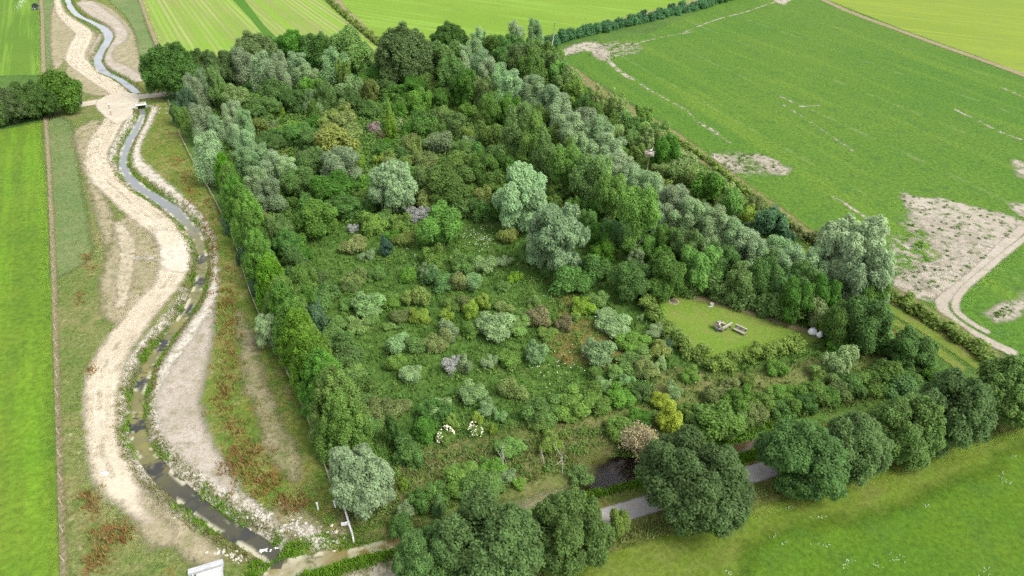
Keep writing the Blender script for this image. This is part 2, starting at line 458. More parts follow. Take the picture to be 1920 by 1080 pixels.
# bare soil in the crop
def soil_thin(n):
    return n.step(n.noise(0.55, 6, 0.75), 0.37, 0.50)
def mk_soil(name, thin=None, edge=(0.9, 6.0, 0.3)):
    return ground_mat(name, (0.50,0.45,0.37), (0.45,0.40,0.325), (0.34,0.32,0.22), 0.05, 0.5, 0.6, 0.14, 0.16, 1.5, edge=edge, bump=0.3, thin=thin)
m_soil = mk_soil('bare_soil', soil_thin); m_soil2 = mk_soil('bare_soil_scattered', lambda n: n.step(n.noise(0.5, 6, 0.75), 0.46, 0.6), (1.5, 7.0, 0.2))
m_rut = mk_soil('bare_soil_wheel_line', lambda n: n.step(n.noise(0.3, 5, 0.7), 0.44, 0.56), (0.25, 1.6, 0.8))
m_tr = mk_soil('dry_soil_track', None, (0.25, 0.7, 1.2))
for P in ([(1044,101),(1085,82),(1118,80),(1140,97),(1136,113),(1120,110),(1100,95),(1050,108)],
          [(1326,296),(1348,288),(1380,300),(1398,312),(1372,328),(1345,318)],
          [(1408,288),(1430,291),(1468,310),(1478,327),(1440,322),(1418,302)],
          [(1690,364),(1722,368),(1785,377),(1832,389),(1913,412),(1924,425),(1862,482),(1828,512),(1795,545),(1765,562),(1742,556),(1715,500),(1765,480),(1720,420)],
          [(1662,530),(1690,518),(1705,500),(1740,540),(1762,560),(1740,566),(1690,548)],
          [(1900,300),(1935,312),(1935,335),(1912,328)], [(1858,590),(1890,565),(1925,552),(1930,575),(1880,602)],
          [(1893,382),(1930,388),(1930,410),(1915,405)], [(1450,0),(1462,-8),(1482,-4),(1470,9)]):
    lattice_patch('bare_soil', area(P, 3), m_soil, 2.5, 1.0, 2)
for P in ([(1120,85),(1160,78),(1200,82),(1195,98),(1150,108),(1120,112)], [(1655,480),(1690,440),(1740,500),(1720,560),(1660,540)],
          [(1360,290),(1430,292),(1450,320),(1395,330)], [(1700,395),(1840,430),(1830,520),(1730,480)]):
    lattice_patch('thin_crop', area(P, 3), m_soil2, 3.5, 1.0, 3)
for P, w in (([(1136,108),(1160,132),(1185,148)], 1.7), ([(1180,145),(1230,176),(1282,204),(1310,228),(1345,252),(1372,270)], .6), ([(1305,226),(1345,250)], 1.3),
          ([(1563,370),(1600,392),(1640,420),(1680,450),(1712,474)], .8), ([(1462,180),(1485,192)], .7), ([(1500,200),(1535,198)], .8),
          ([(1790,205),(1830,225),(1870,245),(1915,262)], .9), ([(1880,165),(1925,185)], .8), ([(1280,62),(1340,38),(1400,22),(1440,8),(1470,0)], .8),
          ([(1160,95),(1200,80),(1250,68),(1300,60)], .7), ([(1468,196),(1530,236),(1600,283)], 0.4)):
    lattice_patch('wheel_line', band([(*p, 0) for p in P], 6, w), m_rut, 0.6, 0.5, 4)
lattice_patch('dirt_track', band([(1960,395),(1920,427),(1880,462),(1830,512),(1790,545),(1766,565),(1770,585),(1795,608),(1840,634),(1895,660)] and
    [(*p, 0) for p in [(1960,395),(1920,427),(1880,462),(1830,512),(1790,545),(1766,566),(1774,588),(1800,610),(1845,636),(1895,660)]], 6, 1.8), m_tr, 0.8, 0.5, 5)
lattice_patch('dirt_track', band([(*p, 0) for p in [(1960,420),(1920,448),(1885,475),(1850,505),(1818,532),(1796,556),(1792,580),(1815,602),(1850,622)]], 6, 1.1), m_tr, 0.8, 0.5, 6)

# ---- lower right field
m_fb = ground_mat('lower_field_grass', (0.145,0.205,0.024), (0.12,0.19,0.02), (0.165,0.2,0.04), 0.06, 0.25, 0.54, 0.14, 0.36, 1.8, stripes=[(1.0, 3.0, (0.10,0.165,0.016), 0.4, 0.3)], edge=(0.4, 0.8, 1.0), bump=0.35)
m_fb2 = ground_mat('lower_field_lush_grass', (0.085,0.18,0.012), (0.115,0.2,0.014), (0.08,0.165,0.018), 0.06, 0.3, 0.56, 0.14, 0.36, 1.8, stripes=[(1.0, 3.0, (0.07,0.15,0.012), 0.4, 0.3)], edge=(1.6, 3.5, 0.35), bump=0.35)
a_fb = area([(940,1085),(1010,1052),(1150,1022),(1300,978),(1400,940),(1500,905),(1620,870),(1740,828),(1850,800),(1930,778),(2400,640),(2400,1500),(700,1500)])
lattice_patch('lower_field', a_fb, m_fb, 0.8, 1.0, 2)
lattice_patch('lower_field_lush', area([(1330,1500),(1395,1080),(1402,1030),(1480,992),(1600,975),(1700,950),(1722,930),(1860,880),(1878,850),(1930,836),(2400,690),(2400,1500)], 0), m_fb2, 3.5, 1.0, 3)

# ---- rough ground either side of the stream
def reds(n, c):
    r = n.step(n.noise(0.16, 5, 0.7), 0.6, 0.7)
    c = n.mix(n.math('MULTIPLY', r, 0.7), c, (0.20,0.10,0.03))
    r = n.step(n.noise(0.5, 5, 0.75), 0.58, 0.68)
    return n.mix(n.math('MULTIPLY', r, 0.6), c, (0.32,0.29,0.16))
m_verge = ground_mat('rough_verge', (0.16,0.21,0.055), (0.26,0.245,0.10), (0.125,0.19,0.04), 0.06, 0.35, 0.55, 0.12, 0.45, 1.8, edge=(0.4, 1.2, 0.8), bump=0.9, extra=reds)
m_pale = ground_mat('sparse_stony_grass', (0.34,0.30,0.18), (0.27,0.255,0.125), (0.17,0.20,0.07), 0.1, 0.4, 0.55, 0.12, 0.35, 1.8, edge=(0.8, 3.0, 0.35), bump=0.7)
m_greyg = ground_mat('cool_rough_grass', (0.15,0.225,0.075), (0.20,0.25,0.095), (0.12,0.2,0.055), 0.1, 0.4, 0.58, 0.12, 0.4, 1.6, edge=(0.8, 2.0, 0.5), bump=0.9)
m_bank = ground_mat('stream_bank_grass', (0.17,0.22,0.036), (0.25,0.24,0.075), (0.115,0.2,0.03), 0.09, 0.4, 0.52, 0.12, 0.45, 1.8, edge=(0.5, 1.5, 0.7), bump=0.9, extra=reds)
lattice_patch('verge', area([(60,-190),(75,0),(80,140),(84,228),(92,330),(100,560),(109,820),(116,1080),(120,1250),(420,1250),(470,1100),(505,1035),(430,990),(330,915),(270,860),(235,780),
    (245,700),(300,620),(350,560),(365,500),(350,430),(300,380),(245,345),(215,300),(225,250),(255,200),(230,160),(190,135),(175,105),(190,60),(150,40),(110,0),(90,-190)]), m_verge, 1.5, 0.5, 1, True)
lattice_patch('cool_grass', area([(84,230),(130,228),(150,330),(165,420),(170,480),(110,520),(98,500),(92,330)], 3), m_greyg, 3, 0.5, 2, True)
lattice_patch('cool_grass', area([(76,0),(100,-20),(108,40),(95,130),(82,140)], 0), m_greyg, 2, 0.5, 2, True)
lattice_patch('right_bank', area([(120,-190),(150,-20),(200,0),(262,0),(300,100),(310,150),(298,180),(330,210),(350,285),(400,375),(440,460),(472,560),(512,655),(562,755),(610,880),(640,945),(665,1018),(640,1030),
    (560,1040),(510,1030),(435,985),(365,935),(300,880),(270,830),(262,770),(270,700),(310,640),(355,580),(375,520),(385,470),(360,415),(310,370),(250,330),(240,280),(270,210),(240,150),(200,120),(205,60),(140,15),(110,-190)]), m_bank, 1.5, 0.5, 1, True)
lattice_patch('cool_grass', area([(205,0),(258,0),(274,50),(296,105),(285,150),(262,120),(255,70),(235,30)], 3), m_greyg, 2.5, 0.5, 3, True)

# pale gravel and stone
m_grav = ground_mat('chalky_gravel', (0.70,0.65,0.55), (0.62,0.57,0.48), (0.36,0.33,0.22), 0.2, 0.9, 0.57, 0.1, 0.3, 2.6, edge=(0.6, 2.6, 0.6), bump=0.9)
m_grav2 = ground_mat('pinkish_gravel', (0.52,0.46,0.385), (0.45,0.40,0.32), (0.33,0.30,0.2), 0.15, 0.5, 0.57, 0.12, 0.22, 2.4, edge=(0.8, 2.4, 0.5), bump=0.6)
m_track = ground_mat('sandy_track_surface', (0.61,0.53,0.40), (0.68,0.60,0.46), (0.52,0.45,0.33), 0.1, 0.4, 0.62, 0.12, 0.11, 2.0, edge=(0.7, 1.7, 0.6), bump=0.3)
m_lane = ground_mat('pale_lane_surface', (0.60,0.53,0.41), (0.66,0.60,0.48), (0.50,0.44,0.33), 0.15, 0.7, 0.6, 0.12, 0.15, 2.0, edge=(0.4, 1.2, 0.8), bump=0.35)
m_fall = ground_mat('worn_stony_ground', (0.42,0.365,0.24), (0.36,0.32,0.20), (0.24,0.235,0.11), 0.1, 0.5, 0.56, 0.12, 0.25, 1.9, edge=(0.8, 3.0, 0.4), bump=0.6)
for P in ([(100,10),(140,60),(128,100),(105,130),(95,90)], [(155,80),(178,60),(195,130),(215,175),(170,178),(140,160),(120,140)], [(150,0),(200,10),(240,45),(258,90),(262,130),(250,145),(215,130),(205,90),(210,60),(180,35)],
          [(140,250),(185,225),(175,300),(160,330),(150,300)], [(165,330),(200,380),(215,430),(205,470),(180,400)],
          [(200,480),(240,400),(300,470),(300,530),(250,590),(200,600),(190,560)], [(235,860),(280,900),(350,970),(420,1040),(380,1060),(300,1010),(240,940)], [(260,900),(300,960),(330,1000),(300,1030),(250,980)]):
    lattice_patch('stony_ground', area(P, 3), m_fall, 2.5, 0.5, 3, True)
for P in ([(440,580),(460,600),(480,640),(500,720),(530,790),(560,850),(555,900),(520,880),(490,800),(460,720),(450,650)], [(500,960),(560,950),(620,1000),(600,1020),(540,1010)],[(640,955),(660,960),(662,1000),(640,1010)]):
    lattice_patch('stony_ground', area(P, 3), m_pale, 2.5, 0.5, 3, True)
# bare right bank
lattice_patch('gravel_bank', area([(395,560),(402,600),(390,680),(375,760),(405,840),(440,890),(450,935),(420,935),(370,905),(320,870),(290,820),(280,760),(290,690),(320,640),(350,600)], 3), m_grav2, 2.0, 0.5, 4, True)
lattice_patch('gravel_bank', band([(160,5,30),(185,25,34),(215,45,26),(225,70,28),(205,95,14),(205,115,20),(230,130,30),(262,150,22)], 5), m_grav2, 1.6, 0.5, 4, True)
lattice_patch('gravel_edge', band([(284,205,22),(276,232,14),(260,262,16),(252,285,20),(258,305,22),(285,330,22),(315,355,20),(345,380,18),(372,408,16),(390,435,14),(398,470,14),(401,520,14),(396,560,18),
    (372,600,22),(340,650,22),(308,690,24),(288,735,22),(284,775,18),(293,815,18),(316,850,24),(345,880,30),(378,905,34),(410,930,40),(440,945,50),(470,965,40),(505,990,28),(530,1010,20)], 5), m_grav, 1.5, 0.5, 5, True)
lattice_patch('gravel_edge', band([(192,60,7),(174,95,7),(176,120,7),(205,145,6),(235,165,6)], 5), m_grav2, 1.2, 0.5, 5, True)
lattice_patch('gravel_edge', band([(250,212,16),(238,235,13),(222,262,10),(212,285,11),(211,305,12),(222,325,9),(245,345,7),(275,365,6),(305,388,6),(332,412,6),(352,440,6),(360,470,7)], 5), m_grav, 1.2, 0.5, 5, True)
lattice_patch('gravel_edge', band([(345,540,12),(325,580,12),(298,612,14),(268,645,14),(246,680,12),(232,720,10),(226,760,11),(225,800,14),(236,840,18),(262,880,18),(290,915,16),(325,945,16),(360,970,14),(390,988,10)], 5), m_grav, 1.2, 0.5, 5, True)
lattice_patch('gravel_edge', area([(545,985),(575,985),(600,1003),(616,1010),(610,1024),(585,1016),(560,1005)], 3), m_grav, 1.5, 0.5, 6, True)
# tracks
lattice_patch('dirt_track', band([(105,-30,7),(108,0,9),(115,25,14),(140,47,24),(157,62,28),(150,83,33),(141,110,32),(167,133,34),(200,155,36),(222,172,32),(232,186,34),
    (228,198,36),(213,227,37),(191,263,42),(180,300,38),(197,333,46),(230,362,50),(250,382,50),(287,410,54),(317,433,54),(330,460,53),(328,493,50),(317,527,50),(283,567,54),(253,603,56),(227,640,58),
    (203,680,60),(193,720,57),(190,760,54),(192,803,52),(199,853,57),(216,893,62),(236,925,44),(254,950,26),(276,976,14)], 5), m_track, 1.4, 0.5, 6, True)
TRK = [(108,0),(115,25),(140,47),(157,62),(150,83),(141,110),(167,133),(200,155),(222,172),(232,186),(228,198),(213,227),(191,263),(180,300),(197,333),(230,362),(250,382),(287,410),(317,433),(330,460),(328,493),(317,527),(283,567),(253,603),(227,640),(203,680),(193,720),(190,760),(192,803),(199,853),(216,893)]
m_rutl = ground_mat('pale_wheel_rut', (0.80,0.71,0.54), (0.74,0.65,0.49), (0.60,0.51,0.36), 0.1, 0.8, 0.55, 0.12, 0.2, 2.4, edge=(0.2, 0.9, 0.6), bump=0.3, thin=lambda n: n.math('MULTIPLY', n.step(n.noise(0.25, 4, 0.6), 0.40, 0.55), 0.75))
m_rutd = ground_mat('worn_track_centre', (0.52,0.44,0.29), (0.46,0.40,0.26), (0.36,0.33,0.2), 0.1, 0.8, 0.55, 0.12, 0.25, 2.4, edge=(0.25, 1.1, 0.6), bump=0.4, thin=lambda n: n.math('MULTIPLY', n.step(n.noise(0.2, 4, 0.6), 0.45, 0.6), 0.45))
tp = catmull(GP(TRK), 6); td = np.gradient(tp, axis=0); td /= np.hypot(td[:, 0], td[:, 1])[:, None]; tn = np.c_[-td[:, 1], td[:, 0]]
for off, w_, mm in ((-1.15, .3, m_rutl), (.75, .3, m_rutl), (-.2, .3, m_rutd), (-1.9, .22, m_rutd), (1.5, .25, m_rutd)):
    lattice_patch('wheel_rut', Band(tp + tn * off, np.full(len(tp), w_)), mm, 0.5, 0.5, 7, True)
m_ford = ground_mat('chalk_crossing', (0.74,0.68,0.56), (0.68,0.60,0.46), (0.56,0.48,0.34), 0.2, 0.9, 0.6, 0.12, 0.16, 2.4, edge=(0.5, 1.4, 0.8), bump=0.7)
lattice_patch('chalk_crossing', area([(292,432),(350,440),(357,470),(355,500),(340,512),(303,500),(300,462)], 2), m_ford, 1.2, 0.5, 8, True)
lattice_patch('lane', band([(60,210,18),(103,204,16),(150,197,20),(205,188,24),(250,183,26),(300,178,26),(330,172,20)], 4, 4.6), m_lane, 1.2, 0.5, 7, True)
lattice_patch('lane', area([(178,196),(205,178),(240,172),(262,182),(248,215),(222,232),(205,225)], 3), m_lane, 1.5, 0.5, 8, True)
m_oldt = ground_mat('ribbed_old_track', (0.56,0.50,0.37), (0.50,0.44,0.31), (0.35,0.31,0.19), 0.2, 0.6, 0.55, 0.14, 0.2, 2.0, edge=(0.5, 2.0, 0.5), bump=0.5,
    stripes=[(ra((228,570), (240,470)), 0.9, (0.30,0.27,0.15), 0.7, 0.2)])
lattice_patch('old_track', band([(221,420,14),(232,440,24),(239,470,28),(235,520,27),(227,573,24)], 5), m_oldt, 1.5, 0.5, 7, True)
lattice_patch('gravel_edge', band([(*p, 0) for p in [(258,484),(280,485),(304,487)]], 3, 0.7), m_grav, 0.6, 0.5, 7, True)
m_tan = ground_mat('dry_field_margin', (0.34,0.285,0.17), (0.30,0.255,0.15), (0.24,0.23,0.10), 0.15, 0.7, 0.56, 0.12, 0.25, 2.0, edge=(0.25, 0.6, 1.2), bump=0.5)
lattice_patch('field_margin', band([(62,-120,6),(77,0,6),(80,70,7),(82,140,8),(86,228,8),(93,330,8),(100,480,8),(104,600,9),(109,760,9),(114,900,10),(121,1080,11),(126,1260,12)], 3), m_tan, 0.8, 0.5, 5, True)
lattice_patch('field_margin', band([(225,-120,4),(263,0,6),(280,45,7),(302,105,8)], 2), m_tan, 0.8, 0.5, 5, True)
lattice_patch('field_margin', band([(560,-120,14),(630,0,16),(655,28,17),(700,72,20)], 2), m_tan, 1.2, 0.5, 4)
lattice_patch('field_margin', band([(*p, 0) for p in [(1008,76),(1080,60),(1180,34),(1300,4),(1420,-30),(1560,-80)]], 4, 4.0), m_tan, 1.2, 0.5, 4)
lattice_patch('field_margin', band([(*p, 0) for p in [(1420,-70),(1548,2),(1700,62),(1860,119),(1925,143),(2200,245)]], 4, 3.0), m_tan, 1.2, 0.5, 4)
m_tang = ground_mat('dry_tussock_margin', (0.27,0.235,0.11), (0.20,0.20,0.075), (0.13,0.165,0.04), 0.12, 0.5, 0.55, 0.12, 0.4, 1.6, edge=(0.5, 1.6, 0.6), bump=0.9)
lattice_patch('field_margin', band([(*p, 0) for p in [(1055,120),(1110,160),(1180,205),(1250,246),(1310,290),(1400,358),(1470,408),(1540,468)]], 4, 4.2), m_tang, 1.4, 1.0, 4)
lattice_patch('field_margin', band([(*p, 0) for p in [(1660,545),(1740,592),(1810,640),(1880,690),(1960,745)]], 4, 4.5), m_tang, 1.4, 1.0, 4)
m_mown = ground_mat('mown_path_grass', (0.15,0.225,0.03), (0.17,0.225,0.04), (0.20,0.21,0.06), 0.1, 0.5, 0.58, 0.12, 0.25, 2.0, edge=(0.3, 0.8, 1.0), bump=0.4)
for P, w in (([(1390,375),(1430,398),(1470,428),(1540,476)], 1.8), ([(1655,572),(1720,610),(1790,655),(1860,705)], 2.0), ([(1670,600),(1740,645),(1800,690)], 1.6), ([(1500,470),(1560,510),(1650,570)], 2.0)):
    lattice_patch('mown_path', band([(*p, 0) for p in P], 4, w), m_mown, 0.8, 0.5, 5)
m_rus = ground_mat('russet_grass', (0.22,0.165,0.05), (0.18,0.165,0.05), (0.13,0.155,0.035), 0.1, 0.35, 0.55, 0.12, 0.4, 1.6, edge=(1.0, 3.5, 0.3), bump=0.8)
for P in ([(1255,345),(1300,340),(1350,372),(1400,400),(1440,440),(1500,470),(1440,465),(1360,440),(1310,400)], [(850,205),(900,195),(940,205),(955,225),(900,230)], [(505,265),(560,262),(570,285),(520,290)],
          [(672,310),(690,325),(690,345),(670,340)], [(1030,520),(1055,535),(1085,560),(1075,600),(1110,650),(1140,680),(1080,660),(1050,620),(1050,570)], [(1020,620),(1100,600),(1160,650),(1180,690),(1090,690),(1030,660)],
          [(720,880),(860,835),(1000,800),(1100,790),(1060,830),(940,860),(800,895)], [(1000,840),(1100,810),(1150,840),(1090,880),(1000,880)], [(1250,740),(1400,710),(1520,690),(1480,720),(1330,745)], [(1620,600),(1700,640),(1690,690),(1640,690)]):
    lattice_patch('dry_grass', area(P, 3), m_rus if P[0][0] != 720 else m_tang, 3.5, 1.0, 1)
m_dry = ground_mat('summer_dry_grass', (0.175,0.205,0.06), (0.14,0.195,0.045), (0.225,0.21,0.085), 0.08, 0.3, 0.55, 0.14, 0.42, 1.6, edge=(1.5, 5.0, 0.2), bump=0.8)
for P in ([(640,960),(720,895),(860,860),(1000,850),(1100,870),(1090,905),(900,960),(780,985),(680,1010)], [(760,860),(900,820),(1050,790),(1180,760),(1240,800),(1100,850),(920,850)],
          [(1230,700),(1380,700),(1600,660),(1720,640),(1700,700),(1560,720),(1400,760),(1280,790)]):
    lattice_patch('dry_grass', area(P, 3), m_dry, 5, 1.0, 2)
# lawn
m_lawn = ground_mat('mown_lawn', (0.165,0.27,0.035), (0.195,0.28,0.045), (0.23,0.255,0.07), 0.15, 0.4, 0.6, 0.12, 0.22, 2.6, edge=(0.4, 0.8, 0.8), bump=0.4)
lattice_patch('lawn', area([(1225,580),(1248,566),(1275,553),(1330,560),(1400,582),(1470,606),(1535,628),(1520,645),(1450,652),(1390,668),(1330,678),(1290,655),(1255,620)], 3), m_lawn, 1.2, 0.5, 4)
m_wear = ground_mat('worn_turf', (0.33,0.27,0.15), (0.27,0.24,0.12), (0.21,0.215,0.07), 0.2, 0.6, 0.55, 0.12, 0.25, 2.4, edge=(0.6, 2.0, 0.6), bump=0.4)
lattice_patch('worn_turf', band([(*p, 0) for p in [(1290,555),(1360,572),(1420,590),(1480,610),(1530,628)]], 4, 1.6), m_wear, 1.5, 0.5, 5)
RD = [(560,1160),(700,1110),(860,1058),(1000,1013),(1165,962),(1300,921),(1437,882),(1590,838),(1740,795),(1900,750),(2100,695)]
m_rv = ground_mat('road_verge_grass', (0.15,0.185,0.04), (0.20,0.195,0.06), (0.10,0.155,0.025), 0.12, 0.5, 0.55, 0.12, 0.4, 1.8, edge=(0.4, 1.2, 0.8), bump=0.8)
lattice_patch('road_verge', band([(*p, 0) for p in RD], 5, 8.0), m_rv, 1.2, 0.5, 3, True)
# tall bright grass along the ditch
m_lush = ground_mat('ditch_edge_grass', (0.12,0.25,0.012), (0.10,0.22,0.012), (0.15,0.26,0.02), 0.2, 0.8, 0.6, 0.12, 0.35, 2.4, edge=(0.3, 0.6, 1.0), bump=0.9)
LB = [(570,1085),(620,1070),(690,1048),(760,1028),(850,1003),(950,975),(1050,942),(1120,920),(1205,898),(1290,878),(1370,862),(1430,842),(1500,826),(1640,790),(1760,760)]
lattice_patch('ditch_edge', band([(*p, 0) for p in LB], 4, 1.1), m_lush, 0.8, 0.5, 4, True)
# road
m_road = ground_mat('road_asphalt', (0.47,0.445,0.42), (0.40,0.385,0.37), (0.54,0.49,0.43), 0.2, 0.6, 0.56, 0.14, 0.16, 3.0, edge=(0.15, 0.5, 1.4), bump=0.2)
lattice_patch('road', band([(*p, 0) for p in RD], 5, 2.3), m_road, 0.6, 0.5, 7)
m_kb = ground_mat('gravel_shoulder', (0.50,0.45,0.36), (0.42,0.38,0.29), (0.25,0.24,0.13), 0.2, 0.7, 0.52, 0.12, 0.2, 2.6, edge=(0.3, 1.0, 0.9), bump=0.4)
lattice_patch('road_shoulder', band([(*p, 0) for p in [(640,1105),(690,1080),(760,1058),(830,1040)]], 4, 2.6), m_kb, 1.0, 0.5, 8)

# ---- water
def water_mat(name, A, B, C, s1, s2, rough=0.06, spec=0.5, riffle=None, bars=None):
    n = N(name)
    c = n.mix(n.step(n.noise(s1, 4, 0.6, dist=0.6), 0.42, 0.58), A, B)
    c = n.mix(n.step(n.noise(s2, 4, 0.6, dist=1.0), 0.56, 0.64), c, C)
    if riffle:          # dark weedy riffles across the bed between the pools
        s = n.math('ADD', n.attr('s'), n.math('MULTIPLY', n.noise(0.5, 3), 5.0))
        w = n.math('SINE', n.math('MULTIPLY', s, riffle))
        c = n.mix(n.math('MULTIPLY', n.step(w, 0.45, 0.8), n.math('MULTIPLY', n.step(n.noise(0.9, 4), 0.3, 0.5), n.step(n.attr('e'), 85.0, 70.0))), c, (0.04,0.042,0.042))
        c = n.mix(n.step(n.attr('e'), 72.0, 98.0), c, (0.19,0.2,0.205))  # upper reach: reflected sky grey put into the water colour
        c = n.mix(n.math('MULTIPLY', n.step(n.attr('e'), 24.0, 15.0), 0.85), c, (0.05,0.05,0.045))
    if not riffle and bars:   # the ditch turns to dark peaty water beyond the pond
        c = n.mix(n.step(n.attr('s'), 34.0, 44.0), c, (0.075,0.052,0.03))
    if bars:            # pale silt along the edges
        k = n.math('MULTIPLY', n.math('MULTIPLY', n.step(n.attr('d'), bars, bars * .3), n.step(n.noise(0.45, 3), 0.5, 0.58)), 1.0 if riffle else n.step(n.attr('s'), 40.0, 30.0))
        c = n.mix(k, c, (0.42,0.40,0.29))
    return n.done(n.bsdf(c, rough, n.noise(1.6, 3, 0.5), 0.12, 0.05, spec))
m_w1 = water_mat('stream_water', (0.185,0.17,0.06), (0.15,0.145,0.065), (0.10,0.1,0.05), 0.35, 0.33, 0.06, 0.22, riffle=0.75, bars=0.75)
m_w0 = water_mat('far_stream_water', (0.21,0.225,0.245), (0.18,0.19,0.20), (0.12,0.125,0.13), 0.3, 0.3)  # grey-blue of the reflected sky is painted into the base colour
m_w2 = water_mat('ditch_water', (0.19,0.155,0.055), (0.34,0.32,0.22), (0.12,0.115,0.05), 0.13, 0.2, bars=0.8)
m_w3 = water_mat('pond_water', (0.012,0.009,0.006), (0.018,0.013,0.009), (0.035,0.025,0.015), 0.2, 0.3, 0.08, 0.5)
def along(shp, q):
    P = shp.P; s = np.r_[0, np.cumsum(np.hypot(*np.diff(P, axis=0).T))]
    i = np.array([np.argmin(((P - x) ** 2).sum(1)) for x in q]); return s[i], s[-1] - s[i]
def water(name, shp, mat, z):
    lo, hi = shp.box(); lo = lo - 1; hi = hi + 1; res = 0.5
    xs = np.arange(math.floor(lo[0] / res), math.ceil(hi[0] / res) + 1) * res; ys = np.arange(math.floor(max(lo[1], 0) / res), math.ceil(min(hi[1], 420) / res) + 1) * res
    X, Y = np.meshgrid(xs, ys); q = np.c_[X.ravel(), Y.ravel()]; d = shp.sd(q)
    nx, ny = len(xs), len(ys); idx = np.arange(nx * ny).reshape(ny, nx)
    a, b, c, e = idx[:-1, :-1].ravel(), idx[:-1, 1:].ravel(), idx[1:, 1:].ravel(), idx[1:, :-1].ravel()
    k = np.maximum(np.maximum(d[a], d[b]), np.maximum(d[c], d[e])) > -0.7
    f = np.c_[a, b, c, e][k]; u = np.unique(f); mp = np.full(nx * ny, -1); mp[u] = np.arange(len(u))
    tag(obj(name, mesh_np(name, np.c_[q[u], np.full(len(u), z)], mp[f], mat, {'d': ('POINT', d[u]), 's': ('POINT', along(shp, q[u])[0]), 'e': ('POINT', along(shp, q[u])[1])}, smooth=True)), kind='structure')
water('stream', STREAM_FAR, m_w0, WATER_Z)
water('stream', STREAM_NEAR, m_w1, WATER_Z)
water('ditch_water', DITCH, m_w2, WATER_Z - 0.01)
water('pond', POND, m_w3, WATER_Z + 0.012)
# ------------------------------------------------------------------ foliage
def leaf_mat(name, col, var=0.35, trans=0.4, hue=0.032):
    n = N(name)
    oi = n.new('ShaderNodeObjectInfo').outputs['Random']
    r = n.attr('r')
    h = n.new('ShaderNodeHueSaturation')
    n.put(h.inputs['Color'], col)
    n.put(h.inputs['Hue'], n.math('ADD', 0.5 - hue * .85, n.math('MULTIPLY', n.math('FRACT', n.math('MULTIPLY', oi, 7.31)), hue)))
    v = n.math('MULTIPLY', n.step(r, 0, 1, 1 - var, 1 + var), n.math('ADD', 0.80, n.math('MULTIPLY', oi, 0.42)))
    n.put(h.inputs['Value'], v)
    n.put(h.inputs['Saturation'], n.math('ADD', 0.88, n.math('MULTIPLY', n.math('FRACT', n.math('MULTIPLY', oi, 3.7)), 0.22)))
    c = h.outputs[0]
    d = n.new('ShaderNodeBsdfPrincipled'); n.put(d.inputs['Base Color'], c); d.inputs['Roughness'].default_value = 0.6; d.inputs['Specular IOR Level'].default_value = 0.2
    t = n.new('ShaderNodeBsdfTranslucent'); n.put(t.inputs['Color'], n.val(c, 1.3))
    x = n.new('ShaderNodeMixShader'); x.inputs[0].default_value = trans
    n.t.links.new(d.outputs[0], x.inputs[1]); n.t.links.new(t.outputs[0], x.inputs[2])
    return n.done(x.outputs[0])

m_bark = plain('bark', (0.13,0.105,0.08), 0.9, 0.4, 4); m_pbark = plain('pale_bark', (0.42,0.40,0.34), 0.85, 0.3, 4)
KIND = {  # leaf colour, everyday word
 'oak': (0.056,0.110,0.028), 'silver': (0.155,0.236,0.115), 'poplar': (0.094,0.172,0.044), 'dark': (0.058,0.130,0.026), 'mid': (0.082,0.165,0.034),
 'bright': (0.070,0.150,0.026), 'yellow': (0.108,0.190,0.030), 'gold': (0.165,0.235,0.034), 'grey': (0.122,0.20,0.08), 'olive': (0.110,0.155,0.042), 'brown': (0.125,0.125,0.06),
 'white': (0.20,0.21,0.19), 'hornbeam': (0.070,0.162,0.020), 'cone': (0.040,0.080,0.052), 'pink': (0.17,0.14,0.12), 'teal': (0.048,0.105,0.046), 'pale': (0.155,0.225,0.075)}
LM = {k: leaf_mat(k + '_leaves', tuple(x * 1.7 for x in c), {'oak': 0.4, 'hornbeam': 0.45}.get(k, 0.35)) for k, c in KIND.items()}
m_flower = plain('cream_flowers', (0.80,0.76,0.55), 0.8, 0.15, 6)
m_deadtwig = plain('dry_twigs', (0.38,0.33,0.21), 0.9, 0.3, 5)

def unit(v): return v / (np.linalg.norm(v, axis=-1, keepdims=True) + 1e-9)
def leaves(P, D, size, g, up=0.25, rnd=0.75, elong=1.4, droop=0.0):
    n = len(P)
    Nn = unit(D * 0.75 + unit(g.normal(size=(n, 3))) * rnd + np.array([0, 0, up]))
    t = unit(np.cross(Nn, unit(g.normal(size=(n, 3))) + np.array([0, 0, -droop])))
    if droop: t = unit(t * 0.4 + np.array([0, 0, -1.0]) * droop + D * 0.4)
    b = unit(np.cross(Nn, t)); t = np.cross(b, Nn)
    s = (size * g.uniform(0.65, 1.35, n))[:, None] * 0.5
    v = np.stack([P - t * s * elong, P + b * s * 0.85 - t * s * 0.1, P + t * s * elong, P - b * s * 0.85 + t * s * 0.1], 1)
    return v.reshape(-1, 3), np.arange(4 * n).reshape(-1, 4)
SPH = None
def core_faces(L, k):
    """dim inner mass behind the leaves: one small ball per lobe"""
    nu, nv = 7, 5; V = []; F = []
    th = np.linspace(0.25, math.pi - 0.25, nv); a = np.arange(nu) * 2 * math.pi / nu
    T, A = np.meshgrid(th, a, indexing='ij')
    d = np.c_[(np.sin(T) * np.cos(A)).ravel(), (np.sin(T) * np.sin(A)).ravel(), np.cos(T).ravel()]
    f = np.array([(j * nu + i, (j + 1) * nu + i, (j + 1) * nu + (i + 1) % nu, j * nu + (i + 1) % nu) for j in range(nv - 1) for i in range(nu)])
    for i, l in enumerate(L):
        V.append(l[:3] + d * l[3:] * k); F.append(f + i * len(d))
    return np.concatenate(V), np.concatenate(F)

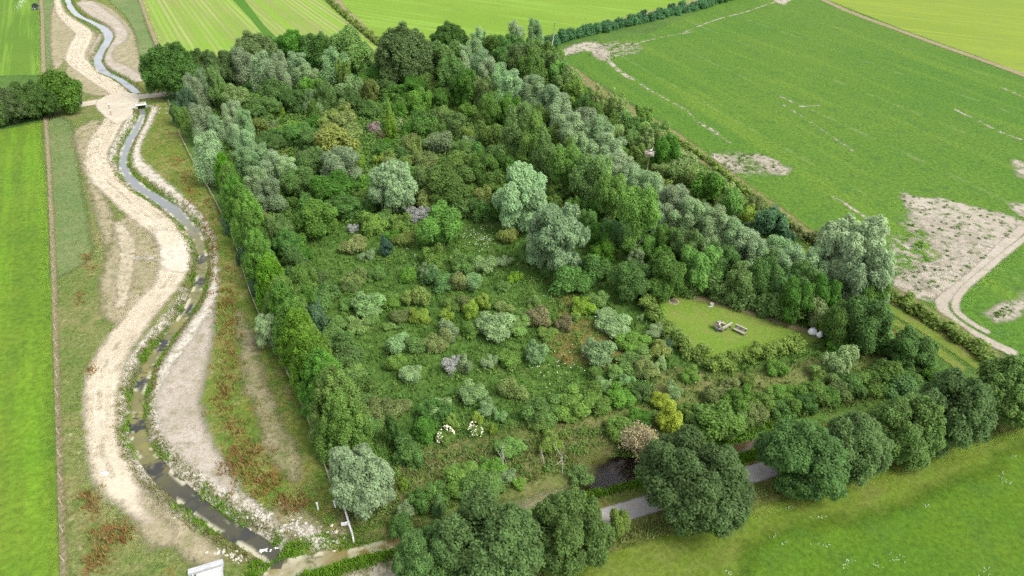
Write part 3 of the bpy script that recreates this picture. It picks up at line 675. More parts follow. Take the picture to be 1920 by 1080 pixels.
def foliage(name, L, nleaf, size, mat, seed, core=0.72, up=0.5, rnd=0.75, elong=1.4, droop=0.0, depth=0.18, norm=True, flower=None):
    g = np.random.default_rng(seed)
    L = np.asarray(L, float)
    ar = (L[:, 3] * L[:, 4] + L[:, 3] * L[:, 5] + L[:, 4] * L[:, 5]); pr = ar / ar.sum()
    m = int(nleaf * 2.2)
    li = g.choice(len(L), m, p=pr)
    d = unit(g.normal(size=(m, 3))); d[:, 2] = np.where((d[:, 2] < -0.35) & (g.random(m) < 0.6), -d[:, 2], d[:, 2])
    P = L[li, :3] + d * L[li, 3:] * (1 + g.uniform(-depth, depth * 0.7, (m, 1)))
    ok = np.ones(m, bool)
    for j in range(len(L)):
        q = np.sqrt((((P - L[j, :3]) / L[j, 3:]) ** 2).sum(1))
        ok &= (q > 0.80) | (li == j)
    P, d, li = P[ok][:nleaf], d[ok][:nleaf], li[ok][:nleaf]
    lr = g.random(len(L))
    lv, lf = leaves(P, unit(d / L[li, 3:] * L[li, 3:].mean(1, keepdims=True)), size, g, up, rnd * .66, elong, droop)
    r = np.clip(0.62 * g.random(len(P)) + 0.38 * lr[li], 0, 1)
    V = [lv]; F = [lf]; Rr = [r]
    if core:
        cv, cf = core_faces(L, core); V.append(cv); F.append(cf + len(lv)); Rr.append(np.full(len(cf), 0.5))
    V = np.concatenate(V); F = np.concatenate(F)
    if norm:
        lo, hi = np.percentile(lv, 0.7, axis=0), np.percentile(lv, 99.3, axis=0)
        w = max(hi[0] - lo[0], hi[1] - lo[1])
        V = (V - [(lo[0] + hi[0]) / 2, (lo[1] + hi[1]) / 2, lo[2]]) / [w, w, hi[2] - lo[2]]
    return mesh_np(name, V, F, mat, {'r': ('FACE', np.concatenate(Rr))})

def fib(n, g, zlo=-1.0, zhi=1.0, jit=0.5):
    i = np.arange(n) + 0.5
    z = zhi - (zhi - zlo) * i / n; a = i * 2.39996 + g.uniform(0, 6.28)
    s = np.sqrt(np.maximum(0, 1 - z * z))
    return unit(np.c_[s * np.cos(a), s * np.sin(a), z] + g.normal(size=(n, 3)) * jit / math.sqrt(n))
def lob_round(g, n, r0, r1, zlo=-0.6, squash=1.0, inner=8, rough=0.12):
    d = fib(n, g, zlo, 1)
    # a few big limbs push parts of the outline out or in
    b = unit(g.normal(size=(5, 3))); k = 1 + rough * np.clip(d @ b.T, 0, 1) @ g.uniform(-1.4, 1.2, 5)
    r = g.uniform(r0, r1, n)
    L = np.c_[d * ((0.5 - r) * k)[:, None] * [1, 1, squash], r, r, r * g.uniform(0.75, 1.0, n)]
    e = fib(inner, g, -0.8, 0.9); ri = g.uniform(0.15, 0.2, inner)
    return np.r_[L, np.c_[e * 0.2 * [1, 1, squash], ri, ri, ri]]
def lob_plume(g, n, r0, r1, spread=0.33, tall=1.5):
    L = []
    for i in range(n):
        a = i * 2.4 + g.uniform(-.4, .4); rad = spread * math.sqrt((i + 0.3) / n) * g.uniform(0.8, 1.1)
        x, y = rad * math.cos(a), rad * math.sin(a)
        top = tall * (1 - 0.9 * (rad / 0.5) ** 2) * g.uniform(0.82, 1.04)
        m = 5; lean = 0.12
        for j in range(m):
            t = j / (m - 1); r = g.uniform(r0, r1) * (1.12 - 0.42 * t)
            L.append((x * (1 + lean * t) + g.normal() * .035, y * (1 + lean * t) + g.normal() * .035, 0.14 + t * (top - 0.2), r, r, r * 1.45))
    return np.array(L)
def lob_oval(g, n, r0, r1, tall=1.5, taper=0.55):
    L = []
    for i in range(n):
        t = (i + 0.5) / n; a = i * 2.39996 + g.uniform(-.5, .5)
        prof = math.sin(math.pi * min(0.97, 0.12 + 0.86 * t) ** 0.75) ** 0.7 * (1 - taper * t ** 2)
        r = g.uniform(r0, r1) * (1.1 - 0.35 * t)
        q = max(0.0, 0.5 * prof - r * 0.8) * g.uniform(0.75, 1.1)
        L.append((q * math.cos(a), q * math.sin(a), 0.1 + t * (tall - 0.15), r, r, r * 1.25))
    for i in range(7): L.append((g.normal() * .05, g.normal() * .05, 0.2 + i / 7 * (tall - 0.5), .2 * (1 - .06 * i), .2 * (1 - .06 * i), .22))
    return np.array(L)
def lob_cluster(g, nsub, rs, nl, r0, r1, squash=1.0, zlo=-.55, wild=1.0):
    """a crown made of several limb-clumps, each a cluster of small lobes"""
    c = fib(nsub, g, zlo, 1, .9); L = []
    for i in range(nsub):
        R_ = rs * (1 + wild * g.uniform(-.28, .25)); ctr = c[i] * (0.5 - R_ * .9) * (1 + wild * g.uniform(-.2, .12)) * [1, 1, squash]
        d = fib(nl, g, -.8, 1, .9); r = g.uniform(r0, r1, nl)
        for j in range(nl):
            L.append((*(ctr + d[j] * (R_ - r[j] * .6) * [1, 1, g.uniform(.9, 1.15)]), r[j], r[j], r[j] * g.uniform(.85, 1.35)))
        L.append((*ctr, R_ * .8, R_ * .8, R_ * .8))
    L.append((0, 0, 0, .26, .26, .26 * squash)); L.append((0, 0, -.15, .24, .24, .24 * squash))
    return np.array(L)
def lob_bush(g, nsub, r0, r1, h=.62):
    """several leaning stems of different height, each with its own ragged head"""
    L = [(0, 0, h * .25, .24, .24, h * .3)]
    for i in range(nsub):
        a = i * 2.4 + g.uniform(-.7, .7); q = .36 * math.sqrt((i + .2) / nsub) * g.uniform(.6, 1.2); top = h * g.uniform(.55, 1.1) * (1 - .5 * q)
        for j in range(5):
            r = g.uniform(r0, r1); L.append((q * math.cos(a) + g.normal() * .075, q * math.sin(a) + g.normal() * .075, max(r * .4, top * g.uniform(.25, 1) - r * .5), r, r, r * g.uniform(.8, 1.4)))
    return np.array(L)
def lob_spires(g, n, tall=1.5):
    """a leafy cone bristling with upright shoots"""
    L = [(0, 0, .2 + i * .2, .33 - .035 * i, .33 - .035 * i, .2) for i in range(6)]
    for i in range(n):
        t = (i + .5) / n; a = i * 2.39996 + g.uniform(-.4, .4); rad = (.45 - .36 * t ** 2) * g.uniform(.8, 1.15); r = g.uniform(.06, .125) * (1.05 - .4 * t)
        L.append((rad * math.cos(a), rad * math.sin(a), .1 + t * (tall - .2) + g.normal() * .03, r, r, r * g.uniform(1.1, 1.9)))
    return np.array(L)
def lob_mound(g, n, r0, r1, h=0.7, loose=0.1):
    d = fib(n, g, 0.02, 1, 0.9)
    r = g.uniform(r0, r1, n)
    k = 1 + g.normal(size=n) * loose
    L = np.c_[d * ((0.5 - r * 0.8) * k)[:, None] * [1, 1, 2 * h], r, r, r * g.uniform(0.8, 1.15, n)]
    L[:, 2] = np.maximum(L[:, 2], r * 0.5)
    return np.r_[L, [(0, 0, h * 0.35, .26, .26, h * .4)]]

PROTO = {}
def build_protos():
    def P(kind, form, i, L, n, size, **kw):
        PROTO.setdefault((kind, form), []).append(foliage(f'{kind}_{form}', L, n, size, LM[kind], 100 + 17 * i + len(PROTO), **kw))
    for i in range(3):
        g = np.random.default_rng(300 + i)
        P('oak', 'round', i, lob_cluster(g, 22, .165, 10, .042, .075, .95, -.5, .45), 32000, .022, depth=.34, core=.68)
        L_ = lob_plume(g, 5 + i, .125, .175, .3, 1.5); P('silver', 'plume', i, L_, 19000, .023, droop=.5, up=.5, depth=.42, core=.6, elong=1.7)
        P('silver', 'round', i, lob_cluster(g, 16, .16, 9, .05, .085, 1.25, -.55, .5), 24000, .024, droop=.4, up=.4, depth=.25, elong=1.7)
        P('poplar', 'oval', i, lob_cluster(g, 12, .19, 7, .07, .11, 1.35), 15000, .028, depth=.33, core=.62)
        P('dark', 'round', i, lob_cluster(g, 9, .2, 8, .07, .115, 1.05, -.7), 14000, .030, depth=.33, core=.66)
        P('mid', 'round', i, lob_cluster(g, 8, .21, 8, .075, .12, 1.05, -.7), 13000, .031, depth=.28, core=.62)
        P('hornbeam', 'oval', i, lob_spires(g, 62), 14000, .028, depth=.35, core=.6, up=.55)
        P('pale', 'oval', i, lob_plume(g, 7, .08, .12, .28, 1.6), 7000, .032, depth=.3, core=.5)
        for kind in ('dark', 'mid', 'bright', 'yellow', 'grey', 'olive'):
            P(kind, 'mound', i, lob_bush(g, 6 + i, .085, .16), 6000, .044, depth=.45, core=.62, up=.55, rnd=.9)
        P('grey', 'oval', i, lob_plume(g, 8, .09, .13), 7000, .032, droop=.3, depth=.3)
    for i in range(2):
        g = np.random.default_rng(500 + i)
        for kind in ('gold', 'brown', 'white', 'pink', 'teal', 'pale'):
            P(kind, 'mound', i, lob_bush(g, 7 + i, .085, .15, .66), 6000, .043, depth=.45, core=.6, up=.55, rnd=.9)
        P('teal', 'round', i, lob_cluster(g, 9, .2, 8, .07, .115, 1.05, -.7), 14000, .030, depth=.28, core=.62)
        P('bright', 'round', i, lob_cluster(g, 9, .2, 6, .07, .12, .95, -.6), 9000, .036, depth=.34, core=.6)
        P('yellow', 'oval', i, lob_oval(g, 34, .10, .16, 1.4, .8), 6000, .040, depth=.34, core=.6)
        P('gold', 'round', i, lob_cluster(g, 6, .24, 8, .08, .13, 1.1, -.6), 9000, .034, depth=.3, core=.62)
    g = np.random.default_rng(77)
    P('cone', 'oval', 0, lob_oval(g, 40, .09, .13, 1.5, .97), 6000, .035, depth=.25)
build_protos()

TRUNK = []
for i in range(3):
    g = np.random.default_rng(900 + i); m = MB()
    z = np.linspace(-0.02, 0.72, 8); wob = np.cumsum(g.normal(size=(8, 2)) * .008, 0)
    m.tube(np.c_[wob, z], np.linspace(.036, .010, 8), 8)
    for k in range(6):
        j = 2 + k % 5; a = k * 2.4 + g.uniform(-.4, .4); b = np.array([wob[j, 0], wob[j, 1], z[j]])
        e = np.array([math.cos(a), math.sin(a), 0.0]); Lh = g.uniform(.2, .32)
        m.tube([b, b + e * Lh * .5 + (0, 0, .06), b + e * Lh + (0, 0, .17)], (.014, .009, .003), 6)
    TRUNK.append((m.mesh('tree_trunk', m_bark, True), m.mesh('tree_trunk', m_pbark, True)))

FORM = {'oak': 'round', 'silver': 'plume', 'poplar': 'oval', 'hornbeam': 'oval', 'cone': 'oval'}
PLANTS = []          # every plant: dict
def solve(cx, cy, w, h, clear):
    zc = 3.0
    for _ in range(6):
        P = G(cx, cy, zc); d = P - CP; depth = d @ CF; mpp = depth / FPX
        Wd = w * mpp; Ha = h * mpp
        a = math.asin(-d[2] / np.linalg.norm(d))
        H2 = Ha ** 2 - (Wd * math.sin(a)) ** 2
        H = max(math.sqrt(max(H2, 0)) / math.cos(a), 0.62 * Wd)
        H = min(H, 2.6 * Wd)
        zc = clear * H + H / 2
    return P, Wd, H
def plant(kind, cx, cy, w, h, zone, tree=None, form=None, clear=None, ground=None, desc=None):
    if tree is None: tree = kind in ('oak', 'silver', 'poplar', 'hornbeam') or (form in ('round',) and h > 45)
    if clear is None: clear = {'oak': .14, 'silver': .10, 'poplar': .14, 'hornbeam': .03}.get(kind, .08) if tree else -.04
    if form is None: form = FORM.get(kind) or ('round' if tree and (kind, 'round') in PROTO else 'mound')
    if zone == 'right' and kind == 'silver': w *= 1.1
    P, Wd, H = solve(cx, cy, w, h, clear)
    if kind == 'oak': H = min(H, .92 * Wd)
    elif form == 'round' or kind == 'olive': H = min(H, 1.3 * Wd)
    if tree and kind != 'oak': H *= random.uniform(.9, 1.12)
    if zone == 'meadow' and not tree: H *= .78; Wd *= 1.12
    if kind == 'hornbeam': H *= random.uniform(.93, 1.07); Wd *= random.uniform(1.02, 1.2)
    if zone == 'thicket' and Wd > 5.5 and kind in ('dark', 'mid', 'olive') and not tree: tree = True; clear = .02; form = 'round' if (kind, 'round') in PROTO else form
    PLANTS.append(dict(kind=kind, form=form, x=P[0], y=P[1], W=Wd, H=H, clear=clear, zone=zone, tree=tree, px=cx, py=cy, w=w, h=h, desc=desc, rz=random.uniform(0, 6.28)))
    return PLANTS[-1]
# ------------------------------------------------------------------ where everything grows
def lot(zone, kind, pts, ox=0, oy=0, k=1.0, **kw):
    for p in pts: plant(kind, ox + p[0] * k, oy + p[1] * k, p[2] * k, p[3] * k, zone, **kw)
# copse on the lane, upper left
lot('lane', 'oak', [(-22,178,60,92),(10,178,62,84),(43,170,64,82),(76,168,54,80),(132,170,28,46)])
lot('lane', 'bright', [(112,171,62,74)], form='round', tree=True)
lot('lane', 'dark', [(-8,205,40,30),(22,208,38,30),(52,206,34,26),(82,206,26,20)])
# trees along the road, front
lot('road', 'oak', [(797,1048,124,122),(922,1000,180,188),(1066,980,146,152),(1300,900,188,172),(1396,893,56,90),(1510,842,144,146),(1610,818,124,136),(1702,790,128,134),(1795,760,140,140),(1890,728,130,126)])
lot('road', 'olive', [(1163,962,46,62)], tree=True, form='mound', clear=.2)
# back of the wood
lot('back', 'oak', [(318,128,94,86),(372,118,60,62),(408,118,62,66),(440,108,50,60),(478,92,80,86),(757,93,108,112),(845,74,68,58)])
lot('back', 'teal', [(345,170,40,90),(332,200,32,60)], form='round', tree=True)
lot('back', 'dark', [(520,92,50,50),(548,92,56,56),(590,92,60,62),(612,100,40,50)], form='round', tree=True)
lot('back', 'mid', [(655,94,80,72),(690,105,40,46)], form='round', tree=True)
lot('back', 'silver', [(455,122,44,62),(490,142,46,72),(526,146,42,72),(560,124,42,52),(628,122,52,66),(575,140,36,50)])
# left edge
lot('left', 'silver', [(364,176,34,60),(385,168,36,58),(378,230,46,64),(408,242,30,50),(433,222,36,54),(460,232,30,54),(438,252,34,50),(462,272,34,54),(389,300,52,84),(462,302,40,58),(492,296,46,56),
    (518,312,44,62),(540,318,40,58),(480,338,44,56),(502,364,52,62)])
lot('left', 'silver', [(502,597,56,98),(670,872,114,166)], form='round')
lot('left', 'poplar', [(406,164,36,62),(440,186,52,56),(425,180,34,50),(348,228,30,46)])
lot('left', 'hornbeam', [(425,318,42,76),(432,348,46,84),(442,372,48,84),(452,394,52,88),(462,418,54,90),(472,440,56,92),(482,463,58,94),(492,486,60,96),(503,511,62,100),(514,535,66,104),(526,560,68,106),(538,584,70,108),
    (551,609,72,112),(564,633,74,114),(577,658,76,118),(590,684,78,120),(603,710,82,124),(616,738,84,126),(628,766,88,128),(640,794,90,128)])
lot('left', 'dark', [(520,424,52,72),(535,455,44,56),(548,490,46,60),(566,530,46,62),(572,566,40,52)], form='round', tree=True)
lot('left', 'mid', [(592,404,78,78)], form='round', tree=True)
lot('left', 'teal', [(600,604,36,40),(585,580,36,40),(456,482,26,40),(430,424,22,34),(484,545,26,40)])
# silver row on the right
lot('right', 'silver', [(868,112,34,52),(886,106,32,54),(900,132,40,66),(918,146,40,62),(936,156,46,64),(960,172,46,62),(986,176,46,58),(1007,182,48,62),(1030,198,48,64),(1052,214,52,76),(1082,236,56,78),(1064,252,48,68),
    (1122,262,60,70),(1096,292,54,72),(1140,294,58,78),(1110,318,44,60),(1166,326,54,78),(1188,346,48,60),(1206,366,58,80),(1232,372,54,72),(1180,360,46,64),(1266,388,58,80),(1292,412,58,80),(1316,422,54,72),(1240,410,44,60),
    (1346,442,58,78),(1372,452,48,70),(1396,462,56,72),(1426,477,56,78),(1330,470,40,54),(1456,484,48,70),(1481,502,56,80),(1511,508,56,80),(1543,510,42,62)])
lot('right', 'silver', [(1590,474,112,136),(1632,510,84,140)], form='round')
lot('right', 'silver', [(1192,482,28,38)])
lot('right', 'poplar', [(966,242,54,92),(1001,262,46,92),(1026,288,48,96),(1066,318,60,92),(1102,340,72,94),(1146,372,62,92),(1070,300,40,70)])
lot('right', 'poplar', [(1190,412,74,104)], clear=.34)
lot('right', 'mid', [(880,158,48,64),(905,172,40,56),(935,195,44,56),(955,205,40,50),(985,215,44,50),(1010,225,44,54),(830,116,72,58),(1040,260,40,50),(1080,280,40,50)], form='round', tree=True)
lot('right', 'dark', [(850,146,50,62),(876,168,46,60),(920,205,44,54),(1127,438,40,62),(1098,412,44,66),(1152,436,48,66),(1070,392,40,54)], form='round', tree=True)
lot('right', 'bright', [(1112,385,38,52),(1035,385,40,44),(1068,364,40,34),(1010,300,34,40),(1130,470,44,44),(1210,462,40,50),(1030,320,36,46)], form='round')
lot('right', 'dark', [(1290,472,56,74),(1250,450,50,66),(1240,490,50,54),(1392,522,60,84),(1428,520,58,82),(1462,526,58,80),(1500,530,60,84),(1544,545,62,96),(1582,585,72,116),(1622,600,80,110),(1640,560,60,90),(1496,562,62,80),(1350,500,60,70)], form='round', tree=True)
lot('right', 'mid', [(1318,508,76,76),(1365,490,50,60),(1445,500,46,56)], form='round', tree=True)
lot('right', 'silver', [(975,365,88,118),(1043,434,94,138)], form='round')
# clump behind the far end of the silver row, and scrub along the crop field
lot('far', 'silver', [(897,72,30,44),(968,66,34,52),(1003,62,34,52)])
lot('far', 'dark', [(925,92,50,56),(955,90,52,56),(985,96,50,60),(1010,106,56,70),(980,122,60,74),(1005,134,60,80),(950,112,50,60),(1032,128,50,66)], form='round', tree=True)
lot('far', 'mid', [(1044,118,40,56),(1052,146,48,56),(1070,160,50,56),(1082,174,44,48)], form='round', tree=True)
lot('strip', 'pale', [(1122,196,32,64),(1143,196,30,62),(1161,202,32,62),(1212,262,30,40)], form='oval', tree=True)
lot('strip', 'dark', [(1102,196,40,58),(1116,212,40,42),(1246,286,48,58),(1100,180,30,36)], form='round', tree=True)
lot('strip', 'pale', [(1172,222,36,40),(1278,306,52,44),(1240,320,40,32),(1165,246,40,32)])
lot('strip', 'mid', [(1188,238,46,44),(1208,218,34,40),(1230,250,40,44),(1262,324,44,36),(1296,326,40,40),(1335,350,62,62),(1186,262,40,36),(1150,225,38,36),
    (1372,378,50,54),(1232,344,34,30),(1256,300,30,30)])
lot('strip', 'pale', [(1308,332,44,44),(1200,245,34,36),(1354,356,44,48),(1360,385,36,36),(1248,262,36,36)])
lot('strip', 'gold', [(1376,383,26,30)])
lot('strip', 'yellow', [(1406,404,32,34),(1195,285,34,26),(1142,252,30,26),(1245,345,32,24)])
lot('strip', 'teal', [(1447,420,58,56),(1405,430,22,26),(1338,398,20,22),(1478,446,24,30)])
lot('strip', 'olive', [(1420,380,30,30),(1285,365,24,18),(1310,380,26,18),(1364,418,26,24),(1330,412,24,18),(1350,432,26,20)])
# the thicket in the middle of the wood
T = 'thicket'
lot(T, 'gold', [(634,268,82,54)])
lot(T, 'yellow', [(700,116,38,28),(755,132,48,64),(645,142,30,58),(495,216,26,16),(525,210,22,18),(525,243,24,18),(557,238,30,22),(672,300,20,34),(731,294,22,26),(712,300,26,22),(905,366,24,24),(625,226,62,30),(780,280,22,46),(760,308,24,24)])
lot(T, 'yellow', [(730,216,22,56),(733,236,24,50)], form='oval')
lot(T, 'bright', [(605,168,32,44),(590,206,24,38),(736,176,50,30),(826,215,46,28),(796,232,48,50),(786,246,18,24),(592,185,24,30)])
lot(T, 'bright', [(828,424,82,78)], form='round', tree=True)
lot(T, 'mid', [(672,124,36,34),(800,160,48,40),(695,205,42,34),(786,192,48,44),(916,250,44,52),(870,310,66,44),(790,344,46,66),(682,372,46,34),(862,380,34,34),(870,282,54,34),(580,170,40,40),(850,345,50,44),(615,190,34,40),(750,205,30,30)])
lot(T, 'dark', [(716,140,62,42),(772,148,52,36),(690,152,52,34),(776,168,54,40),(722,166,50,34),(612,184,42,58),(826,190,44,38),(850,233,44,40),(766,244,28,28),(756,290,34,28),(496,206,62,34),(508,268,54,32),(592,262,54,42),(560,252,60,34),
    (582,312,64,62),(562,346,62,54),(532,322,40,44),(840,356,106,68),(905,322,54,62),(625,356,92,54),(642,388,62,42),(510,180,52,52),(548,190,44,42),(470,200,44,40),(590,232,40,34),(820,245,34,30),(895,290,40,40),(930,300,48,56),(950,318,48,54),
    (925,350,50,60),(935,385,46,54),(900,395,40,44),(660,190,44,44),(640,205,34,34),(575,385,44,40),(705,150,40,40)])
lot(T, 'grey', [(652,168,46,44),(576,190,38,42),(826,266,62,42),(590,205,30,34)])
lot(T, 'olive', [(696,168,34,42),(650,212,38,32),(481,236,42,32),(648,238,62,32),(876,250,30,28),(766,302,34,24),(812,376,54,40),(905,380,54,52),(800,300,50,34),(770,270,40,30)])
lot(T, 'silver', [(638,310,68,70),(735,346,90,94)], form='round')
lot(T, 'pink', [(700,240,28,22)])
lot(T, 'brown', [(488,261,20,17),(715,252,22,14)])
# shrubs of the meadow (crop offsets of the photograph at three times size)
M = 'meadow'; K = dict(ox=640, oy=360, k=1 / 3)
lot(M, 'dark', [(120,70,170,120),(300,40,180,90),(660,60,180,150),(500,455,140,120),(590,492,150,115),(1170,395,140,160),(1300,472,210,200),(1432,405,180,210),(400,845,120,115),(730,755,120,100),(940,912,160,115),(1430,1005,100,90)], **K)
lot(M, 'dark', [(1810,452,250,255),(1632,505,215,205)], form='round', tree=True, **K)
lot(M, 'cone', [(255,292,74,115)], tree=True, **K)
lot(M, 'mid', [(240,142,110,115),(330,160,100,120),(190,452,90,90),(290,242,86,80),(370,455,86,105),(510,345,100,150),(680,385,115,135),(1060,318,105,160),(915,522,78,66),(40,622,86,76),(270,603,110,95),(640,612,110,95),(90,742,116,96),(165,712,76,66),
    (265,747,66,56),(980,735,150,115),(290,942,96,115),(1430,592,115,115),(1640,832,155,115),(1660,945,180,135),(1080,605,64,84),(45,520,90,80)], **K)
lot(M, 'yellow', [(160,165,150,155),(980,472,86,76),(430,575,120,145),(440,692,104,96),(590,682,76,86),(800,602,96,104),(730,655,86,104),(1160,792,105,66),(1540,1002,74,94),(1370,632,124,104),(1320,692,54,62),(1760,592,76,86),(1772,676,114,86),(60,1015,145,125)], **K)
lot(M, 'grey', [(145,348,95,64),(815,403,126,86),(910,382,84,64),(480,442,94,104),(740,492,124,114),(140,625,165,145),(315,838,155,145),(600,774,135,115),(860,745,185,165),(390,1012,115,105),(690,952,115,125),(830,948,84,86),(1090,892,115,135),
    (1440,892,165,155),(1590,1042,106,86),(1790,962,86,86),(1490,684,116,86),(1530,744,175,106),(1680,702,46,46),(1770,774,104,74),(1240,402,66,70)], **K)
lot(M, 'olive', [(520,55,150,125),(800,55,185,160),(90,285,155,90),(70,472,125,115),(370,255,125,95),(950,235,115,105),(650,484,115,124),(340,694,115,95),(690,624,95,95),(910,642,95,66),(540,824,135,125)], **K)
lot(M, 'brown', [(1110,694,135,124),(1260,734,84,100)], **K)
lot(M, 'white', [(425,112,104,94),(620,962,94,104),(65,200,50,60)], **K)
lot(M, 'teal', [(1810,864,106,94)], **K)
# front scrub
F = 'front'; K = dict(ox=640, oy=720, k=1 / 3)
lot(F, 'dark', [(530,152,200,130),(470,236,170,135),(372,385,200,165),(290,268,96,165),(1700,42,124,96),(1345,505,130,110),(335,792,125,125)], **K)
lot(F, 'grey', [(545,132,155,105),(735,55,155,115),(900,184,76,56),(550,684,105,135),(360,714,95,95),(940,514,95,76)], **K)
lot(F, 'olive', [(250,134,205,115),(350,112,104,84)], **K)
lot(F, 'yellow', [(620,205,94,95),(770,194,66,66),(850,254,46,64),(350,568,66,64),(1000,560,80,70)], **K)
lot(F, 'gold', [(1800,92,114,100),(1852,172,145,185)], form='round', **K)
lot(F, 'mid', [(1130,145,205,135),(1280,115,205,135),(1430,84,185,115),(1580,64,145,95),(1120,204,155,76),(690,505,205,125),(800,565,225,145),(640,565,165,125),(450,645,135,145),(860,474,135,95),(560,600,130,110),(740,640,120,90)], **K)
K = dict(ox=1280, oy=720, k=1 / 3)
lot(F, 'mid', [(300,92,155,165),(450,92,145,125),(565,112,165,115),(90,184,125,125),(330,190,130,110),(30,140,100,90)], **K)
lot(F, 'dark', [(200,204,265,125),(690,92,140,115),(820,66,135,95),(560,140,130,100)], **K)
lot(F, 'mid', [(1640,715,60,44),(1600,720,56,44),(1700,700,50,40),(1660,690,48,40),(1575,728,50,40),(1530,735,60,40),(1480,742,56,44),(1545,700,46,34),(1740,690,44,36)])
lot(F, 'pale', [(1573,681,60,60)])
lot(F, 'dark', [(1712,656,82,78)], form='round', tree=True)
lot(F, 'dark', [(1600,622,80,64),(1640,632,70,60),(1578,652,50,36),(1660,706,74,56),(1690,722,60,44)])
lot(F, 'pale', [(1536,590,54,64)])
lot(F, 'yellow', [(1560,612,44,40),(1538,705,30,26),(1705,705,30,20)])
lot(F, 'olive', [(1240,655,46,36),(1215,690,44,40),(1350,745,56,36),(1420,770,50,30)])
# low scrub filling the gaps under and between the trees
KEEP = [(1214,318,40,50), (863,815,60,40), (1375,615,60,50), (1535,630,30,25), (700,240,40,22)]     # kept clear so that what stands there is seen
def scatter(zone, poly, n, kinds, wr, hr=(0.62, 0.85), gap=0.42, tries=4000):
    P = np.array(poly, float); lo, hi = P.min(0), P.max(0); done = 0
    for _ in range(tries):
        if done >= n: break
        p = lo + (hi - lo) * rng.random(2)
        if not inside(p[None], P)[0]: continue
        if any(abs(p[0] - a) < rx and abs(p[1] - b) < ry for a, b, rx, ry in KEEP): continue
        w = rng.uniform(*wr) * (0.45 + 0.8 * (p[1] - 60) / 700)
        h = w * rng.uniform(*hr)
        X, Wd, H = solve(p[0], p[1], w, h, -.04)
        if any((X[0] - q['x']) ** 2 + (X[1] - q['y']) ** 2 < (gap * (Wd + q['W'])) ** 2 for q in PLANTS): continue
        plant(kinds[int(rng.integers(len(kinds)))], p[0], p[1], w, h, zone); done += 1
    return done
n1 = scatter(T, [(350,190),(480,110),(640,130),(850,140),(960,260),(1010,330),(1000,400),(900,400),(700,400),(560,420),(500,420),(440,300)], 60, ['dark', 'dark', 'mid', 'olive', 'dark', 'bright', 'grey'], (34, 60), gap=.36)
n2 = scatter('right', [(860,130),(940,140),(1100,230),(1300,390),(1500,490),(1640,560),(1640,600),(1500,600),(1280,520),(1120,420),(1000,330),(900,210)], 40, ['dark', 'dark', 'mid'], (40, 62), gap=.33)
n3 = scatter('strip', [(1080,170),(1120,170),(1250,270),(1340,340),(1390,400),(1330,360),(1230,330),(1150,260)], 14, ['mid', 'yellow', 'olive', 'mid'], (36, 60), gap=.34)
n4 = 0 and scatter(M, [(600,420),(760,420),(1000,500),(1180,640),(1200,760),(1000,760),(720,760),(640,660)], 40, ['olive', 'grey', 'mid', 'yellow', 'mid'], (22, 44), gap=.45)
n5 = scatter(F, [(700,770),(1200,690),(1500,690),(1700,660),(1700,730),(1480,770),(1230,800),(900,850),(780,870)], 12, ['mid', 'olive', 'mid', 'grey', 'dark'], (24, 46), gap=.42)
n6 = scatter('left', [(520,440),(560,440),(690,740),(720,800),(690,810),(650,720)], 16, ['dark', 'mid', 'dark'], (40, 60), gap=.3)
print('plants', len(PLANTS), n1, n2, n3, n4, n5, n6)

# ------------------------------------------------------------------ words for every plant
ORD = ('first second third fourth fifth sixth seventh eighth ninth tenth eleventh twelfth thirteenth fourteenth fifteenth sixteenth seventeenth eighteenth nineteenth twentieth').split()
def ordn(i):
    if i < 20: return ORD[i]
    t = ['twenty', 'thirty', 'forty', 'fifty'][(i + 1) // 10 - 2]; r = (i + 1) % 10
    return (t + '-' + ORD[r - 1]) if r else {'thirty': 'thirtieth', 'forty': 'fortieth', 'fifty': 'fiftieth'}[t]
COLW = {'oak': 'dark green broad', 'silver': 'silvery grey-green', 'poplar': 'mid green oval', 'dark': 'dark green', 'mid': 'fresh green', 'bright': 'vivid green', 'yellow': 'yellow-green', 'gold': 'golden yellow',
        'grey': 'grey-green', 'olive': 'dull olive', 'brown': 'brownish', 'white': 'whitish', 'hornbeam': 'bright leafy green', 'cone': 'blue-green', 'pink': 'pinkish', 'teal': 'bluish dark green', 'pale': 'pale green'}
TREEW = {'oak': 'oak_tree', 'silver': 'willow_tree', 'poplar': 'poplar_tree', 'hornbeam': 'hornbeam_tree', 'cone': 'conifer_tree'}
def mean(p): return (p['px'], p['py'])
LAND = [((634,268), 'the golden yellow bush'), ((757,93), 'the huge dark oak'), ((735,346), 'the wide mid-wood willow'), ((638,310), 'the willow below the golden bush'), ((828,424), 'the vivid green tree'),
        ((725,458), 'the small dark conifer'), ((1043,434), 'the tallest pale willow'), ((975,365), 'the tallest willow\'s paler twin'), ((1375,615), 'the picnic benches'), ((1150,880), 'the dark pond'), ((1200,820), 'the dry fan bush'),
        ((1258,770), 'the golden willow'), ((835,816), 'the cream-flowered elders'), ((670,872), 'the round corner willow'), ((1217,285), 'the stork nest pole'), ((1600,490), 'the big end willow'),
        ((502,597), 'the silver tree in the hornbeams'), ((845,682), 'the whitish meadow bush'), ((1530,622), 'the white sacks'), ((700,240), 'the pink-tinged bush'), ((1010,690-32), 'the round grey meadow bush'),
        ((1007,590), 'the brown meadow bush'), ((1085,655), 'the dry path\'s grey bush'), ((1573,681), 'the pale ball bush'), ((590,404), 'the whitish-sided tree'), ((265,195), 'the culvert')]
ROWZ = {'lane': ('in the copse on the lane', 0), 'road': ('in the row along the road', 0), 'back': ('along the back of the wood', 0), 'right': ('in the right-hand belt', 1), 'left': ('on the left wood edge', 1), 'far': ('in the far clump by the crop field', 0)}
